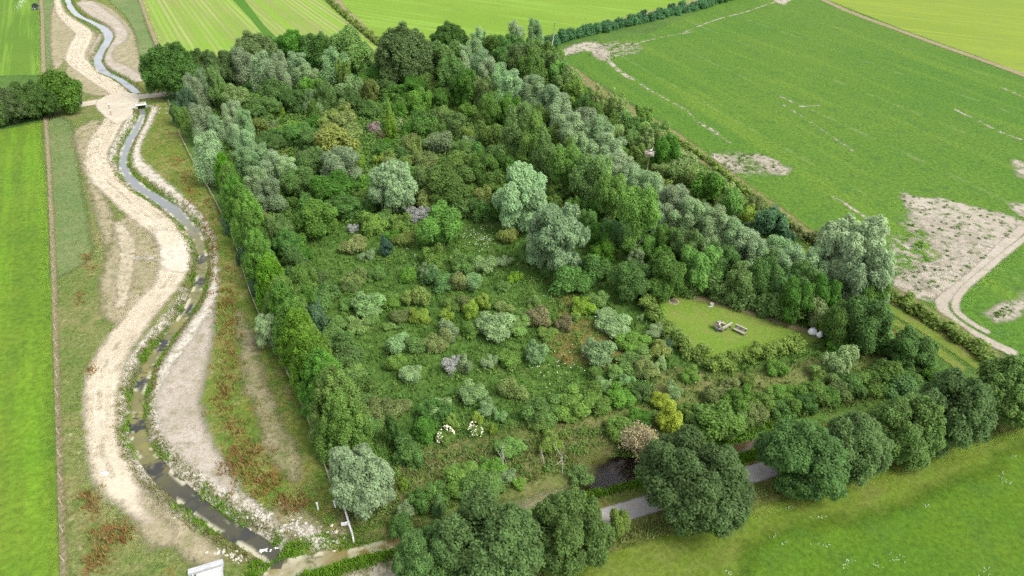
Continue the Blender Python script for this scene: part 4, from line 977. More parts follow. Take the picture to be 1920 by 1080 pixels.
def words():
    from collections import defaultdict
    rel = defaultdict(list)
    for p in PLANTS:
        noun = {'oak': 'oak', 'silver': 'willow', 'poplar': 'poplar', 'hornbeam': 'hornbeam', 'cone': 'conifer'}.get(p['kind'], 'tree' if p['tree'] else 'bush')
        p['noun'] = noun
        if p['zone'] in ROWZ and (p['tree']):
            rel[(COLW[p['kind']], noun, 'row', p['zone'])].append(p)
        else:
            best = min((l for l in LAND if 9 < math.hypot(l[0][0] - p['px'], 1.5 * (l[0][1] - p['py']))), key=lambda l: math.hypot(l[0][0] - p['px'], 1.5 * (l[0][1] - p['py'])))
            dx, dy = p['px'] - best[0][0], 1.5 * (p['py'] - best[0][1])
            s = ('right of' if dx > 0 else 'left of') if abs(dx) > abs(dy) else ('in front of' if dy > 0 else 'behind')
            p['dist'] = math.hypot(dx, dy)
            rel[(COLW[p['kind']], noun, s, best[1])].append(p)
    for (c, noun, s, z), L in rel.items():
        if s == 'row':
            zz, byfront = ROWZ[z]
            L.sort(key=(lambda p: -p['py']) if byfront else (lambda p: p['px']))
            ref = 'nearest the camera' if byfront else 'from the left'
            for i, p in enumerate(L):
                if len(L) == 1: p['label'] = f'{c} {noun}, the only one {zz}'
                elif byfront: p['label'] = f'{c} {noun} {zz}, {ordn(i)} from the near end'
                else: p['label'] = f'{c} {noun} {zz}, {ordn(i)} from the left'
        else:
            L.sort(key=lambda p: p['dist'])
            for i, p in enumerate(L):
                if len(L) == 1: p['label'] = f'{c} {noun} just {s} {z}'
                else: p['label'] = f'{c} {noun} {s} {z}, ' + ('nearest to it' if i == 0 else f'{ordn(i)} nearest')
words()
SPECIAL = {(757,93): 'huge dark green round oak rising above the back of the wood', (634,268): 'bright golden yellow bush deep inside the wood', (1043,434): 'tallest pale silver willow at the edge of the open meadow',
    (975,365): 'tall silver willow just behind the tallest one', (735,346): 'wide silver willow standing alone in the middle of the thicket', (638,310): 'rounded silver willow just below the golden bush',
    (828,424): 'vivid green leafy tree at the top of the meadow', (670,872): 'rounded silver tree at the corner by the white rail', (502,597): 'silver tree standing out of the bright green hornbeam row',
    (700,240): 'pink-tinged bush right of the golden bush', (1573,681): 'pale green ball-shaped bush below the white sacks', (1190,412): 'green poplar with a pale bare trunk showing under its crown',
    (1163,957): 'thin young roadside tree with the road showing behind it', (112,171): 'lighter green rounded tree at the right end of the lane copse', (1590,474): 'big billowing willow at the near end of the silver belt',
    (1632,510): 'pale green big willow at the outer corner by the crop field', (592,404): 'fresh green rounded tree behind the hornbeam row, whitish on one side'}
for p in PLANTS:
    k = (round(p['px']), round(p['py']))
    if k in SPECIAL: p['label'] = SPECIAL[k]
nm = {}
for i, p in enumerate(PLANTS):
    ms = PROTO[(p['kind'], p['form'])]; me = ms[int(rng.integers(len(ms)))]
    grp = f"{COLW[p['kind']]} {p['noun']} plants " + {'lane': 'in the lane copse', 'road': 'along the road', 'back': 'at the back of the wood', 'left': 'on the left edge', 'right': 'in the right-hand belt', 'far': 'in the far clump', 'strip': 'beside the crop field',
          'thicket': 'in the thicket', 'meadow': 'in the meadow', 'front': 'in the front scrub'}[p['zone']]
    if p['tree']:
        o = empty(TREEW.get(p['kind'], 'broadleaf_tree'), (p['x'], p['y'], 0), p['rz'])
        c = obj('crown', me, o); c.location = (0, 0, p['clear'] * p['H']); k1 = random.uniform(.9, 1.1); c.scale = (p['W'] * k1, p['W'] / k1, p['H']); c.rotation_euler = (random.gauss(0, .045), random.gauss(0, .045), 0)
        t = obj('trunk', TRUNK[i % 3][1 if p['clear'] > .3 else 0], o); t.scale = (p['W'], p['W'], (1 + p['clear']) * p['H'])
        tag(o, p['label'], 'tree', grp)
    else:
        o = obj({'grey': 'sallow_bush', 'yellow': 'dogwood_bush', 'gold': 'dogwood_bush', 'mid': 'green_bush', 'bright': 'green_bush'}.get(p['kind'], 'bush'), me); o.location = (p['x'], p['y'], p['clear'] * p['H']); o.scale = (p['W'], p['W'], p['H']); o.rotation_euler = (0, 0, p['rz'])  # bush names follow leaf colour only, the species is not known
        tag(o, p['label'], 'bush', grp)

# ---- hedges: one clipped or wild hedge each
def hedge(name, pts, width, height, kind, label, seed, dens=55, size=.28, cat='hedge', wild=.15, kmix=None):
    g = np.random.default_rng(seed)
    P = catmull(GP(pts), 6); s = np.r_[0, np.cumsum(np.hypot(*np.diff(P, axis=0).T))]; L = []
    step = width * .34
    for q in np.arange(0, s[-1], step):
        x, y = np.interp(q, s, P[:, 0]), np.interp(q, s, P[:, 1])
        hh = height * (1 + wild * g.normal())
        for k in range(3):
            r = width * g.uniform(.22, .36)
            L.append((x + g.normal() * width * .2, y + g.normal() * width * .2, hh * (.25 + .25 * k), r, r, max(r * .9, hh * .26)))
    n = int(s[-1] * (width + 1.6 * height) * dens)
    o = obj(name, foliage(name, L, n, size, LM[kind], seed, depth=.35, norm=False, core=.7))
    return tag(o, label, cat)
hedge('hedge', [(1285,548),(1330,556),(1390,572),(1450,592),(1488,602)], 3.4, 3.0, 'dark', 'clipped green hedge along the top of the picnic lawn', 1, 45, .32)
hedge('hedge', [(1205,568),(1222,592),(1246,622),(1272,650),(1300,672),(1328,690)], 2.1, 1.7, 'yellow', 'yellowish hedge down the left side of the picnic lawn', 2, 60, .24, wild=.3)
hedge('hedge', [(1334,692),(1370,684),(1410,672),(1460,660),(1490,657),(1508,656)], 2.2, 1.6, 'olive', 'dull olive hedge along the near side of the picnic lawn', 3, 60, .24, wild=.3)
hedge('hedge', [(1024,86),(1080,70),(1140,56),(1200,42),(1260,28),(1320,13),(1362,1),(1430,-18),(1520,-46)], 4.6, 2.4, 'teal', 'long dark field hedge running to the top of the picture', 4, 26, .45, wild=.3)
for (x, y, w, h, dd) in ((1066,64,14,16,'leftmost'), (1136,46,15,16,'middle'), (1206,26,12,14,'third from the left'), (1258,14,14,14,'rightmost')):
    plant('teal', x, y, w, h, 'far', tree=False)
    p = PLANTS[-1]; o = obj('bush', PROTO[('teal', 'mound')][0]); o.location = (p['x'], p['y'], 0); o.scale = (p['W'], p['W'], p['H'])
    tag(o, f'taller dark bush standing in the long field hedge, {dd} of four', 'bush', 'taller bushes in the far field hedge')
hedge('scrub_belt', [(600,-30),(614,-2),(640,24),(668,48),(696,72),(712,84)], 2.0, 1.4, 'olive', 'low weedy scrub along the ditch between the two far fields', 5, 30, .4, wild=.4)
hedge('scrub_belt', [(1230,236),(1290,278),(1340,312),(1400,362),(1460,406),(1520,452)], 1.5, .7, 'olive', 'low rough scrub on the ditch beside the crop field', 6, 30, .35, wild=.45)
hedge('scrub_belt', [(1655,548),(1700,575),(1750,606),(1810,645),(1860,680)], 2.6, 1.1, 'olive', 'dull green ditch scrub below the big willow', 7, 30, .34, wild=.4)
hedge('scrub_belt', [(1480,432),(1515,452),(1550,474)], 2.0, 1.4, 'olive', 'short rough scrub belt left of the big willow', 8, 30, .34, wild=.4)
# ------------------------------------------------------------------ elder blossom, the dry fan bush, bare saplings
def elder(cx, cy, w, h, label, seed):
    P, Wd, H = solve(cx, cy, w, h, -.03)
    o = empty('elder_bush', (P[0], P[1], 0), seed)
    f = obj('foliage', PROTO[('mid', 'mound')][seed % 3], o); f.scale = (Wd * .9, Wd * .9, H * .72)
    g = np.random.default_rng(seed); m = MB()
    for d in fib(170, g, .1, 1, .9):
        if math.sin(3 * d[0] + seed) + math.sin(4 * d[1] + 2 * seed) + g.normal() * .4 < .1: continue
        m.blob((d[0] * .53 * Wd, d[1] * .53 * Wd, (.08 + d[2] * 1.25) * H), .027 * Wd * g.uniform(.5, 1.5), (1, 1, .5), int(g.integers(1e6)), .5, 7, 5)
    m.build('blossom', m_flower, o)
    tag(o, label, 'bush', 'cream-flowered elders')
elder(835, 816, 36, 28, 'left of two elder bushes covered in cream flower heads', 4)
elder(891, 806, 28, 26, 'right of two elder bushes covered in cream flower heads', 5)
elder(749, 238, 14, 22, 'slim bush with cream flower heads behind the pink-tinged bush', 6)

m_straw = leaf_mat('straw_leaves', (0.34,0.31,0.15), .3, .2, .01)
def fan(cx, cy, w, h):
    P, Wd, H = solve(cx, cy, w, h, 0.0)
    o = empty('dry_bush', (P[0], P[1], -.3)); g = np.random.default_rng(8)
    L = H * 1.05
    for part, mt, k in (('branches', m_deadtwig, 0),):
        m = MB()
        for i in range(150):
            a = g.uniform(0, 6.28); s = math.sqrt(g.random()) * 1.0
            d = np.array([math.cos(a) * s * Wd / 2, math.sin(a) * s * Wd / 2, L * (1.0 - .45 * s * s) * g.uniform(.8, 1.05)])
            st = np.array([math.cos(a) * .3 * s, math.sin(a) * .3 * s, 0])
            mid = st + d * .5 + (0, 0, .12 * L)
            m.tube([st, mid, d], (.045, .03, .012), 4)
            for q in range(3):
                t = g.uniform(.55, .95); b = st + (d - st) * t + np.array((0, 0, .1 * L)) * (1 - t)
                m.tube([b, b + g.normal(size=3) * .32 + (0, 0, .35)], (.022, .008), 3)
        m.build(part, mt, o)
    Lb = lob_mound(g, 30, .12, .2, .8, .1)
    f = obj('seed_heads', foliage('seed_heads', Lb, 900, .035, m_straw, 5, core=0, depth=.45), o); f.scale = (Wd * .96, Wd * .96, H * 1.1)
    tag(o, 'dry straw-coloured fan-shaped bush leaning over the dark pond', 'bush')
fan(1200, 822, 82, 72)

def bare(px, py, hgt, label, seed):
    P = G(px, py); g = np.random.default_rng(seed); o = empty('dead_sapling', (P[0], P[1], 0))
    m = MB(); top = np.array([g.uniform(-.5, .5), g.uniform(-.3, .3), hgt]); m.tube([(0, 0, -.1), top * .5 + (.1, .05, 0), top], (.09, .06, .02), 6); m.build('trunk', m_pbark, o)
    m = MB()
    for i in range(9):
        t = g.uniform(.35, .95); b = top * t; e = g.normal(size=3) * .5 * hgt * .25 + (0, 0, .22 * hgt); m.tube([b, b + e * .5, b + e], (.035, .022, .008), 4)
    m.build('branches', m_pbark, o)
    tag(o, label, 'dead tree', 'bare dead saplings')
bare(942, 884, 4.2, 'bare dead sapling with a reddish tinge behind the left roadside oaks', 1)
bare(1054, 890, 3.8, 'pale bare dead sapling left of the dark pond', 2)
bare(1020, 872, 2.4, 'short pale dead stem between the two bare saplings', 3)

# ------------------------------------------------------------------ stuff nobody could count
def blade_mat(name, cols):
    n = N(name); r = n.attr('r'); c = cols[0]
    for i, k in enumerate(cols[1:]):
        p = (i + 1) / len(cols); c = n.mix(n.step(r, p - .04, p + .04), c, k)
    return n.done(n.bsdf(c, .9, spec=.1))
def tufts(name, P, hgt, wid, mat, label, cat, per=4, seed=0, zoff=0.0, spread=.25):
    g = np.random.default_rng(seed); P = np.repeat(P, per, 0); n = len(P)
    P = P + g.normal(size=P.shape) * spread
    z = height(P) + zoff; a = g.uniform(0, 6.28, n); h = hgt * g.uniform(.5, 1.3, n); w = wid * g.uniform(.6, 1.4, n)
    lean = g.normal(size=(n, 2)) * .35 * h[:, None]
    dx = np.c_[np.cos(a), np.sin(a)] * w[:, None]
    v = np.stack([np.c_[P - dx, z - .05], np.c_[P + dx, z - .05], np.c_[P + lean + dx * .2, z + h]], 1).reshape(-1, 3)
    clump = np.repeat(g.random(n // per), per)
    me = mesh_np(name, v, np.arange(3 * n).reshape(-1, 3), mat, {'r': ('FACE', np.clip(.55 * g.random(n) + .45 * clump, 0, .999))})
    return tag(obj(name, me), label, cat, kind='stuff')
def spread_px(poly, n, seed, per_area=True):
    """even spread over the ground inside an outline"""
    g = np.random.default_rng(seed); P = GP(poly); lo, hi = P.min(0), P.max(0); q = lo + (hi - lo) * g.random((n, 2))
    return q[inside(q, P)]
m_b1 = blade_mat('meadow_blades', [(0.065,0.15,0.025), (0.08,0.17,0.03), (0.095,0.185,0.033), (0.115,0.195,0.04)])
m_b2 = blade_mat('straw_blades', [(0.11,0.19,0.035), (0.14,0.205,0.045), (0.19,0.22,0.07), (0.29,0.27,0.14)])
m_b3 = blade_mat('dock_stalks', [(0.24,0.11,0.045), (0.25,0.15,0.06), (0.21,0.17,0.05), (0.16,0.19,0.04)])
m_b4 = blade_mat('bright_blades', [(0.11,0.24,0.012), (0.13,0.26,0.02), (0.09,0.2,0.015)])
q = spread_px([(350,200),(480,110),(860,120),(1080,200),(1540,520),(1700,640),(1480,760),(1240,800),(900,850),(720,880),(640,720),(520,450),(400,330)], 60000, 1)
q = q[water_sd(q) < -.5]
lawn = area([(1225,580),(1248,566),(1275,553),(1330,560),(1400,582),(1470,606),(1535,628),(1520,645),(1450,652),(1390,668),(1330,678),(1290,655),(1255,620)]); q = q[lawn.sd(q) < -.3]
tufts('meadow_grass', q, .55, .10, m_b1, 'tall uncut meadow grass between the bushes', 'grass', 4, 1)
q = spread_px([(640,960),(720,880),(900,840),(1240,780),(1480,750),(1720,650),(1700,740),(1420,800),(1250,850),(1090,900),(900,965),(680,1020)], 26000, 2); q = q[water_sd(q) < -.4]
tufts('straw_grass', q, .55, .09, m_b2, 'straw-coloured tall grass between the wood and the ditch', 'grass', 3, 2)
VERGE = area([(96,230),(200,230),(160,300),(160,340),(230,420),(300,480),(290,540),(230,600),(180,680),(165,760),(168,850),(200,930),(270,1000),(400,1060),(480,1040),(440,1250),(130,1250),(112,820),(100,480)])
q = spread_px([(90,230),(220,230),(170,300),(165,340),(260,420),(300,480),(290,540),(230,600),(180,680),(165,760),(168,850),(200,930),(270,1000),(400,1040),(480,1030),(440,1250),(122,1250),(110,820),(98,480)], 14000, 3)
q = q[water_sd(q) < -.6]
tufts('verge_grass', q, .35, .07, blade_mat('verge_blades', [(0.11,0.17,0.035), (0.16,0.19,0.055), (0.22,0.2,0.08), (0.3,0.27,0.15)]), 'rough grass between the left field and the sandy track', 'grass', 3, 3)
q = spread_px([(300,210),(345,285),(395,375),(435,460),(470,560),(510,650),(560,755),(605,880),(635,945),(655,1015),(560,1035),(520,990),(450,940),(440,870),(400,800),(400,600),(410,500),(390,420),(330,350),(260,300)], 16000, 4); q = q[water_sd(q) < -.6]
tufts('bank_grass', q, .4, .07, blade_mat('bank_blades', [(0.10,0.18,0.02), (0.14,0.2,0.03), (0.2,0.2,0.06), (0.24,0.12,0.03)]), 'rough reddish green grass on the bank below the wire fence', 'grass', 3, 4)
DOCK = [(465,880,36,40),(500,905,16,14),(432,870,14,16),(530,940,20,10),(560,950,22,14),(165,495,8,16),(150,560,6,8),(175,695,6,8),(200,1000,30,18),(180,1045,22,22),(230,1010,14,14),(420,740,14,40),(430,660,16,60),(425,560,14,70),(400,480,12,60),
        (385,420,10,40),(350,330,14,22),(330,300,12,12),(360,365,10,20),(170,940,18,20),(440,800,14,20)]
g = np.random.default_rng(5); D = []
for (x, y, rx, ry) in DOCK:
    for _ in range(int(7 + rx * ry * .05)):
        D.append(G(x + g.normal() * rx * .7, y + g.normal() * ry * .7)[:2])
D = np.array(D); D = D[water_sd(D) < -.4]
tufts('red_dock', D, .65, .10, m_b3, 'rusty red seeding dock scattered on both stream banks', 'plants', 7, 5, spread=.3)
# fringe along the water
def fringe(shp, n, seed, lo, hi):
    g = np.random.default_rng(seed); i = g.integers(0, len(shp.P) - 1, n); t = g.random(n)[:, None]
    p = shp.P[i] + (shp.P[i + 1] - shp.P[i]) * t; d = shp.P[i + 1] - shp.P[i]; d /= np.hypot(d[:, 0], d[:, 1])[:, None] + 1e-9
    s = np.where(g.random(n) < .5, -1, 1) * (shp.w[i] + g.uniform(lo, hi, n)); return p + np.c_[-d[:, 1], d[:, 0]] * s[:, None]
g = np.random.default_rng(11)
def patchy(q, k=.35, th=.1):
    return q[(np.sin(q[:, 0] * k + 1.3 * np.sin(q[:, 1] * k * .7)) + np.sin(q[:, 1] * k * 1.3 + 2)) > th]
q = np.r_[patchy(fringe(STREAM_NEAR, 3000, 6, -.25, .8), .5, -.1), patchy(fringe(STREAM_FAR, 1200, 7, -.2, .6), .3, .2)]
tufts('water_plants', q, .35, .12, m_b4, 'green water plants fringing the stream', 'plants', 5, 6, spread=.2)
q = np.r_[fringe(STREAM_NEAR, 3800, 16, .1, 1.3), fringe(STREAM_FAR, 1500, 17, .1, 1.0)]
tufts('bank_fringe', q, .35, .08, blade_mat('fringe_blades', [(0.12,0.18,0.04), (0.17,0.19,0.06), (0.22,0.2,0.09), (0.28,0.25,0.13)]), 'olive grass fringe on the stream banks', 'grass', 4, 16, spread=.2)
q = np.r_[fringe(DITCH, 2200, 8, .1, 1.4)]
lbP = catmull(GP(LB), 6); lbB = Band(lbP, np.full(len(lbP), .2)); q = np.r_[q, fringe(lbB, 5200, 9, -.2, .7)]; q = q[(water_sd(q) < -.1)]
tufts('ditch_grass', q, .5, .09, m_b4, 'bright green tall grass lining the ditch', 'grass', 4, 7, spread=.2)
q = fringe(Band(catmull(GP(RD), 6), np.full(60, 1.65)[:len(catmull(GP(RD), 6))]), 3000, 10, .2, 2.2)
tufts('verge_grass', q, .45, .08, m_b2, 'dry grass on the road verge under the trees', 'grass', 4, 8)
q = spread_px([(940,1085),(1150,1022),(1300,978),(1500,905),(1740,828),(1930,778),(1930,766),(1740,812),(1500,890),(1300,962),(1150,1008),(940,1066)], 40000, 12)
tufts('field_edge_grass', q, .5, .09, m_b2, 'dry brown grass edging the lower field', 'grass', 3, 9)
# leafy herbs and low growth that knit bushes and grass together
def herbs(name, P, hgt, leaf, mat, label, per, seed, spread):
    g = np.random.default_rng(seed); n = len(P); sz = g.uniform(.5, 1.35, n); Q = np.repeat(P, per, 0); s = np.repeat(sz, per)
    d = unit(g.normal(size=(n * per, 3))); d[:, 2] = np.abs(d[:, 2])
    rr = (g.random(n * per) ** .4)[:, None]; c = d * rr * (s[:, None] * [spread, spread, hgt])
    v, f = leaves(np.c_[Q + c[:, :2], height(Q) + .05 + c[:, 2]], d, leaf, g, .5, .6)
    cl = np.repeat(g.random(n), per)
    return tag(obj(name, mesh_np(name, v, f, mat, {'r': ('FACE', np.clip(.4 * g.random(n * per) + .6 * cl, 0, .999))})), label, 'plants', kind='stuff')
m_h1 = blade_mat('herb_leaves', [(0.065,0.145,0.025), (0.085,0.175,0.03), (0.10,0.185,0.05), (0.115,0.20,0.035), (0.14,0.205,0.045)])
q = spread_px([(560,430),(760,410),(1000,480),(1180,600),(1250,690),(1200,760),(1000,770),(700,770),(640,690)], 800, 31); q = q[(lawn.sd(q) < -.6)]
herbs('meadow_herbs', q, .75, .20, m_h1, 'leafy herbs and bramble knitting the meadow together', 26, 31, .75)
q = spread_px([(350,200),(480,130),(860,140),(1000,300),(1010,400),(700,420),(520,420),(430,300)], 6000, 32)
herbs('wood_undergrowth', q, 1.3, .34, m_h1, 'leafy undergrowth between the trees of the wood', 22, 32, 1.3)
q = spread_px([(720,870),(1240,770),(1480,740),(1720,650),(1760,700),(1440,800),(1250,840),(1090,890),(900,955),(680,1010)], 1900, 33); q = q[water_sd(q) < -.6]
herbs('waste_herbs', q, .7, .18, m_h1, 'mixed tall weeds between the meadow and the ditch', 24, 33, .7)
q = spread_px([(1080,165),(1250,255),(1400,370),(1530,470),(1490,480),(1370,440),(1250,340),(1130,250)], 2600, 34)
herbs('strip_herbs', q, .9, .24, m_h1, 'weeds and young growth on the strip beside the crop field', 22, 34, .9)
q = np.r_[spread_px([(1690,364),(1785,377),(1913,412),(1862,482),(1795,545),(1742,556),(1662,530),(1700,480)], 260, 35), spread_px([(1326,290),(1430,288),(1478,327),(1345,325)], 70, 36), spread_px([(1044,101),(1118,78),(1200,80),(1160,110)], 80, 37), spread_px([(1858,590),(1925,552),(1880,605)], 40, 38)]
herbs('stray_crop_plants', q, .35, .2, blade_mat('crop_leaves', [(0.055,0.13,0.02), (0.075,0.16,0.02), (0.09,0.18,0.02)]), 'stray crop plants on the bare soil', 16, 35, .5)
# umbels in the meadow and pale weeds in the lower field
def dots(name, spots, mat, label, cat, hgt, r, seed):
    g = np.random.default_rng(seed); m = MB()
    for (x, y, rx, ry, n) in spots:
        for _ in range(n):
            P = G(x + g.normal() * rx, y + g.normal() * ry)
            m.blob((P[0], P[1], hgt * g.uniform(.7, 1.2)), r * g.uniform(.6, 1.3), (1, 1, .4), int(g.integers(1e6)), .4, 6, 4)
    return tag(m.build(name, mat), label, cat, kind='stuff')
dots('white_umbels', [(905,455,14,12,70),(880,440,10,6,16),(1040,700,60,30,30),(960,500,30,20,16),(850,470,30,20,14),(1110,640,40,30,18),(1060,690,30,10,16),(1260,720,60,16,14),(970,560,50,40,18),(780,470,40,20,14),(930,430,20,6,12)], plain('umbel_white', (0.5,0.52,0.4), .9, .2), 'scattered white umbel flowers in the meadow', 'flowers', .75, .085, 3)
dots('pale_weeds', [(1590,1055,6,5,14),(1680,1045,7,5,16),(1540,1022,8,4,10),(1470,1018,5,3,6),(1448,1008,4,3,5),(1735,949,4,3,12),(1875,892,4,4,12),(1886,905,4,3,12),(1905,857,4,2,8),(1569,927,2,2,6),(1373,983,4,2,8),(1480,952,6,2,10),(1537,971,8,2,12),(1850,1072,6,5,12),(1640,1060,8,4,10),(1370,1072,8,4,10),(1340,992,3,3,4)],
     plain('weed_pale', (0.26,0.36,0.18), .9, .2), 'pale clumps of weed dotted over the lower field', 'weeds', .1, .065, 4)
# stones on the bank edges
g = np.random.default_rng(21); m = MB()
for shp, n in ((STREAM_NEAR, 130),):
    q = patchy(fringe(shp, n, 22, .3, 2.6), .4, -.3); z = height(q)
    for (x, y), zz in zip(q, z): m.blob((x, y, zz + .03), g.uniform(.05, .16), (1, g.uniform(.7, 1), .6), int(g.integers(1e6)), .5, 6, 4)
for (x, y, rx, ry, n) in ((590,1005,24,8,60),(478,965,22,10,40),(545,985,10,8,20),(420,1035,14,4,16),(446,1046,8,5,14),(300,205,14,6,24),(250,222,10,6,20)):
    for _ in range(n):
        P = G(x + g.normal() * rx, y + g.normal() * ry); zz = height(P[None, :2])[0]; m.blob((P[0], P[1], zz + .05), g.uniform(.07, .22), (1, g.uniform(.7, 1), .6), int(g.integers(1e6)), .5, 6, 4)
tag(m.build('chalk_stones', plain('chalk_stone', (0.46,0.43,0.37), .9, .25, 5)), 'loose pale chalk stones along the stream banks', 'stones', kind='stuff')

# ------------------------------------------------------------------ fences
m_post = plain('weathered_post', (0.33,0.28,0.21), .9, .3, 6); m_wire = plain('fence_wire', (0.36,0.31,0.2), .5, .1, 5, metal=.3)
def fence(pts, step, label, hgt=1.25, rad=.07, wires=(.35, .7, 1.05), wr=.018, mat=None):
    P = catmull(GP(pts), 5); s = np.r_[0, np.cumsum(np.hypot(*np.diff(P, axis=0).T))]; n = min(99, int(s[-1] / step)); Q = [np.array([np.interp(k * s[-1] / n, s, P[:, 0]), np.interp(k * s[-1] / n, s, P[:, 1])]) for k in range(n + 1)]
    o = empty('wire_fence', (Q[0][0], Q[0][1], 0)); m = MB(); m.tube([(0, 0, -.1), (0, 0, hgt * .7), (0.02, 0, hgt), (0.02, 0, hgt + .02)], (rad, rad, rad * .95, rad * .5), 7); me = m.mesh('post', mat or m_post, True)
    for p in Q: c = obj('post', me, o); c.location = (p[0] - Q[0][0], p[1] - Q[0][1], 0); c.rotation_euler = (random.gauss(0, .03), random.gauss(0, .03), random.random())
    for h in wires:
        m = MB(); m.tube([(p[0] - Q[0][0], p[1] - Q[0][1], h) for p in Q], wr, 4); m.build('wire', m_wire, o)
    return tag(o, label, 'fence')
fence([(318,196),(328,228),(345,270),(372,322),(401,374),(424,420),(442,462),(456,510),(473,560),(492,605),(514,650),(538,700),(562,750),(586,812),(610,880),(626,920),(632,943)], 4, 'post and wire fence between the stream bank and the hornbeam row', wr=.03)
fence([(75,-60),(77,0),(80,70),(82,140)], 5, 'post and wire fence beside the far left field', hgt=1.1, wr=.015)
fence([(87,232),(93,330),(99,480),(104,600),(109,760),(114,900),(121,1080),(125,1180)], 4, 'post and wire fence along the right side of the left field', hgt=1.1, wr=.015)
# white rail beside the corner willow
m_white = plain('white_paint', (0.78,0.78,0.76), .6, .1, 4)
pts = GP([(642,944),(650,968),(656,990),(664,1016)]); o = empty('white_rail', (pts[0][0], pts[0][1], 0)); rel = pts - pts[0]
m = MB(); m.tube([(*(r_ * .97), 1.1 - .25 * i / 3) for i, r_ in enumerate(rel)], .10, 8); m.build('rail', m_white, o, True)
for i in (0, 1, 2, 3):
    m = MB(); m.box((0, 0, .48), (.16, .16, 1.0 - .08 * i), .3); c = m.build('post', m_white, o); c.location = (*(rel[i] * .96), -.35 if i == 3 else 0)
m = MB(); m.box((-.35, 0, .5), (.9, .06, .5), 0.2); c = m.build('board', m_white, o); c.location = (*rel[2], .2)
tag(o, 'white painted pole rail running down to the ditch by the corner willow', 'rail')
for x, y, l in ((597, 956, 'short white marker post standing in the grass by the stream mouth'), (629, 952, 'white end post where the wire fence stops')):
    p = G(x, y); o = obj('marker_post', None); bpy.data.objects.remove(o); m = MB(); m.box((0, 0, .5), (.16, .16, 1.1), .3); m.box((0, 0, 1.08), (.2, .2, .08), .3)
    o = m.build('marker_post', m_white); o.location = (p[0], p[1], 0); tag(o, l, 'post')

# ------------------------------------------------------------------ concrete culverts
m_conc = plain('pale_concrete', (0.50,0.49,0.46), .85, .15, 2.5); m_concg = plain('grey_concrete', (0.40,0.41,0.42), .85, .15, 2.5)
c0 = G(266, 203, -.4); e = G(272, 240, -.4) - c0; rz = math.atan2(-(G(264,190)[0] - G(266,209)[0]), (G(264,190)[1] - G(266,209)[1]))
o = empty('culvert', (c0[0], c0[1], 0), rz)
m = MB()
m.box((-1.12, 1.0, -.4), (.3, 2.4, 2.1)); m.box((1.12, 1.0, -.4), (.3, 2.4, 2.1)); m.box((0, 2.0, -.4), (1.936, .3, 1.7)); m.build('box', m_conc, o)
m = MB(); m.box((0, 1.0, .56), (1.936, 2.4, .18)); m.build('deck', plain('gravelled_deck', (0.36,0.32,0.26), .95, .25, 4), o)
m = MB(); m.box((0, -.32, .62), (2.75, .2, .34)); m.build('headwall', m_white, o)
for s in (-1, 1):
    m = MB(); m.box((s * 2.1, -1.0, -.4), (2.2, .25, 1.35), -s * .75); m.build('wing_wall', m_concg, o)
tag(o, 'pale concrete box culvert carrying the lane over the stream', 'culvert')
a, b = G(352, 1072, .5), G(418, 1052, .5); mid = (a + b) / 2; d = b - a; L = np.hypot(d[0], d[1]); rz = math.atan2(d[1], d[0])
o = empty('concrete_outfall', (mid[0], mid[1], 0), rz)
m = MB(); m.box((0, 0, .2), (L, .55, .75)); m.build('cap_beam', m_concg, o)
m = MB(); m.box((.25, -2.0, .06), (L - .9, 3.3, .55)); m.build('apron_slab', plain('white_concrete', (0.47,0.46,0.44), .85, .12, 2.5), o)
for s in (-1, 1):
    m = MB(); m.box((s * (L / 2 - .28) + .12, -2.0, .12), (.16, 3.35, .5)); m.build('side_wall', m_concg, o)
tag(o, 'pale concrete outfall slab with a grey cap beam at the bottom edge', 'outfall')
# weir where stream meets ditch
p = G(512, 1030, WATER_Z); m = MB()
for i in range(26):
    a = random.uniform(-1.3, 1.3); m.blob((a, random.gauss(0, .12) + .12 * a * a, random.uniform(0, .06)), random.uniform(.05, .13), (1.3, .8, .4), i, .4, 7, 5)
o = m.build('foam', m_white, None, True); o.location = (p[0], p[1], WATER_Z); o.rotation_euler = (0, 0, .25); tag(o, 'white foam where the stream drops into the ditch', 'foam', kind='stuff')
# gate posts on the track
for x, y, l in ((206, 205, 'white-topped gate post at the mouth of the sandy track'), (209, 216, 'second gate post nearer the camera at the track mouth')):
    p = G(x, y); o = empty('gate_post', (p[0], p[1], 0)); m = MB(); m.box((0, 0, .6), (.2, .2, 1.3)); m.build('post', m_post, o); m = MB(); m.box((0, 0, 1.4), (.26, .26, .3)); m.build('cap', m_white, o); tag(o, l, 'post', 'gate posts by the culvert')

# ------------------------------------------------------------------ picnic lawn
m_bw = plain('weathered_bench_wood', (0.38,0.34,0.29), .85, .3, 5); m_bd = plain('dark_bench_wood', (0.14,0.12,0.10), .85, .3, 5)
def bench(a, b, label, back=1, low=False, mat=None):
    A, B = G(*a), G(*b); mid = (A + B) / 2; d = B - A; L = float(np.hypot(d[0], d[1])); o = empty('wooden_bench', (mid[0], mid[1], 0), math.atan2(d[1], d[0]))
    mt = mat or m_bw; m = MB()
    for k in range(3): m.box((0, (-.17 + .17 * k), .46), (L, .15, .05))
    m.build('seat', mt, o)
    if back:
        m = MB()
        for k in range(3): m.box((0, .30 * back + .03 * k * back, .60 + .16 * k), (L, .04, .14))
        m.box((0, .345 * back, 1.03), (L + .04, .22, .05)); m.build('backrest', mt, o)
    for s in (-1, 0, 1):
        m = MB(); m.box((s * (L / 2 - .12), -.12, .22), (.1, .1, .43)); m.box((s * (L / 2 - .12), .27 * (back or .5), .46), (.09, .07, .92 if back else .43)); m.build('leg', m_bd, o)
    return tag(o, label, 'bench', 'wooden benches on the picnic lawn')
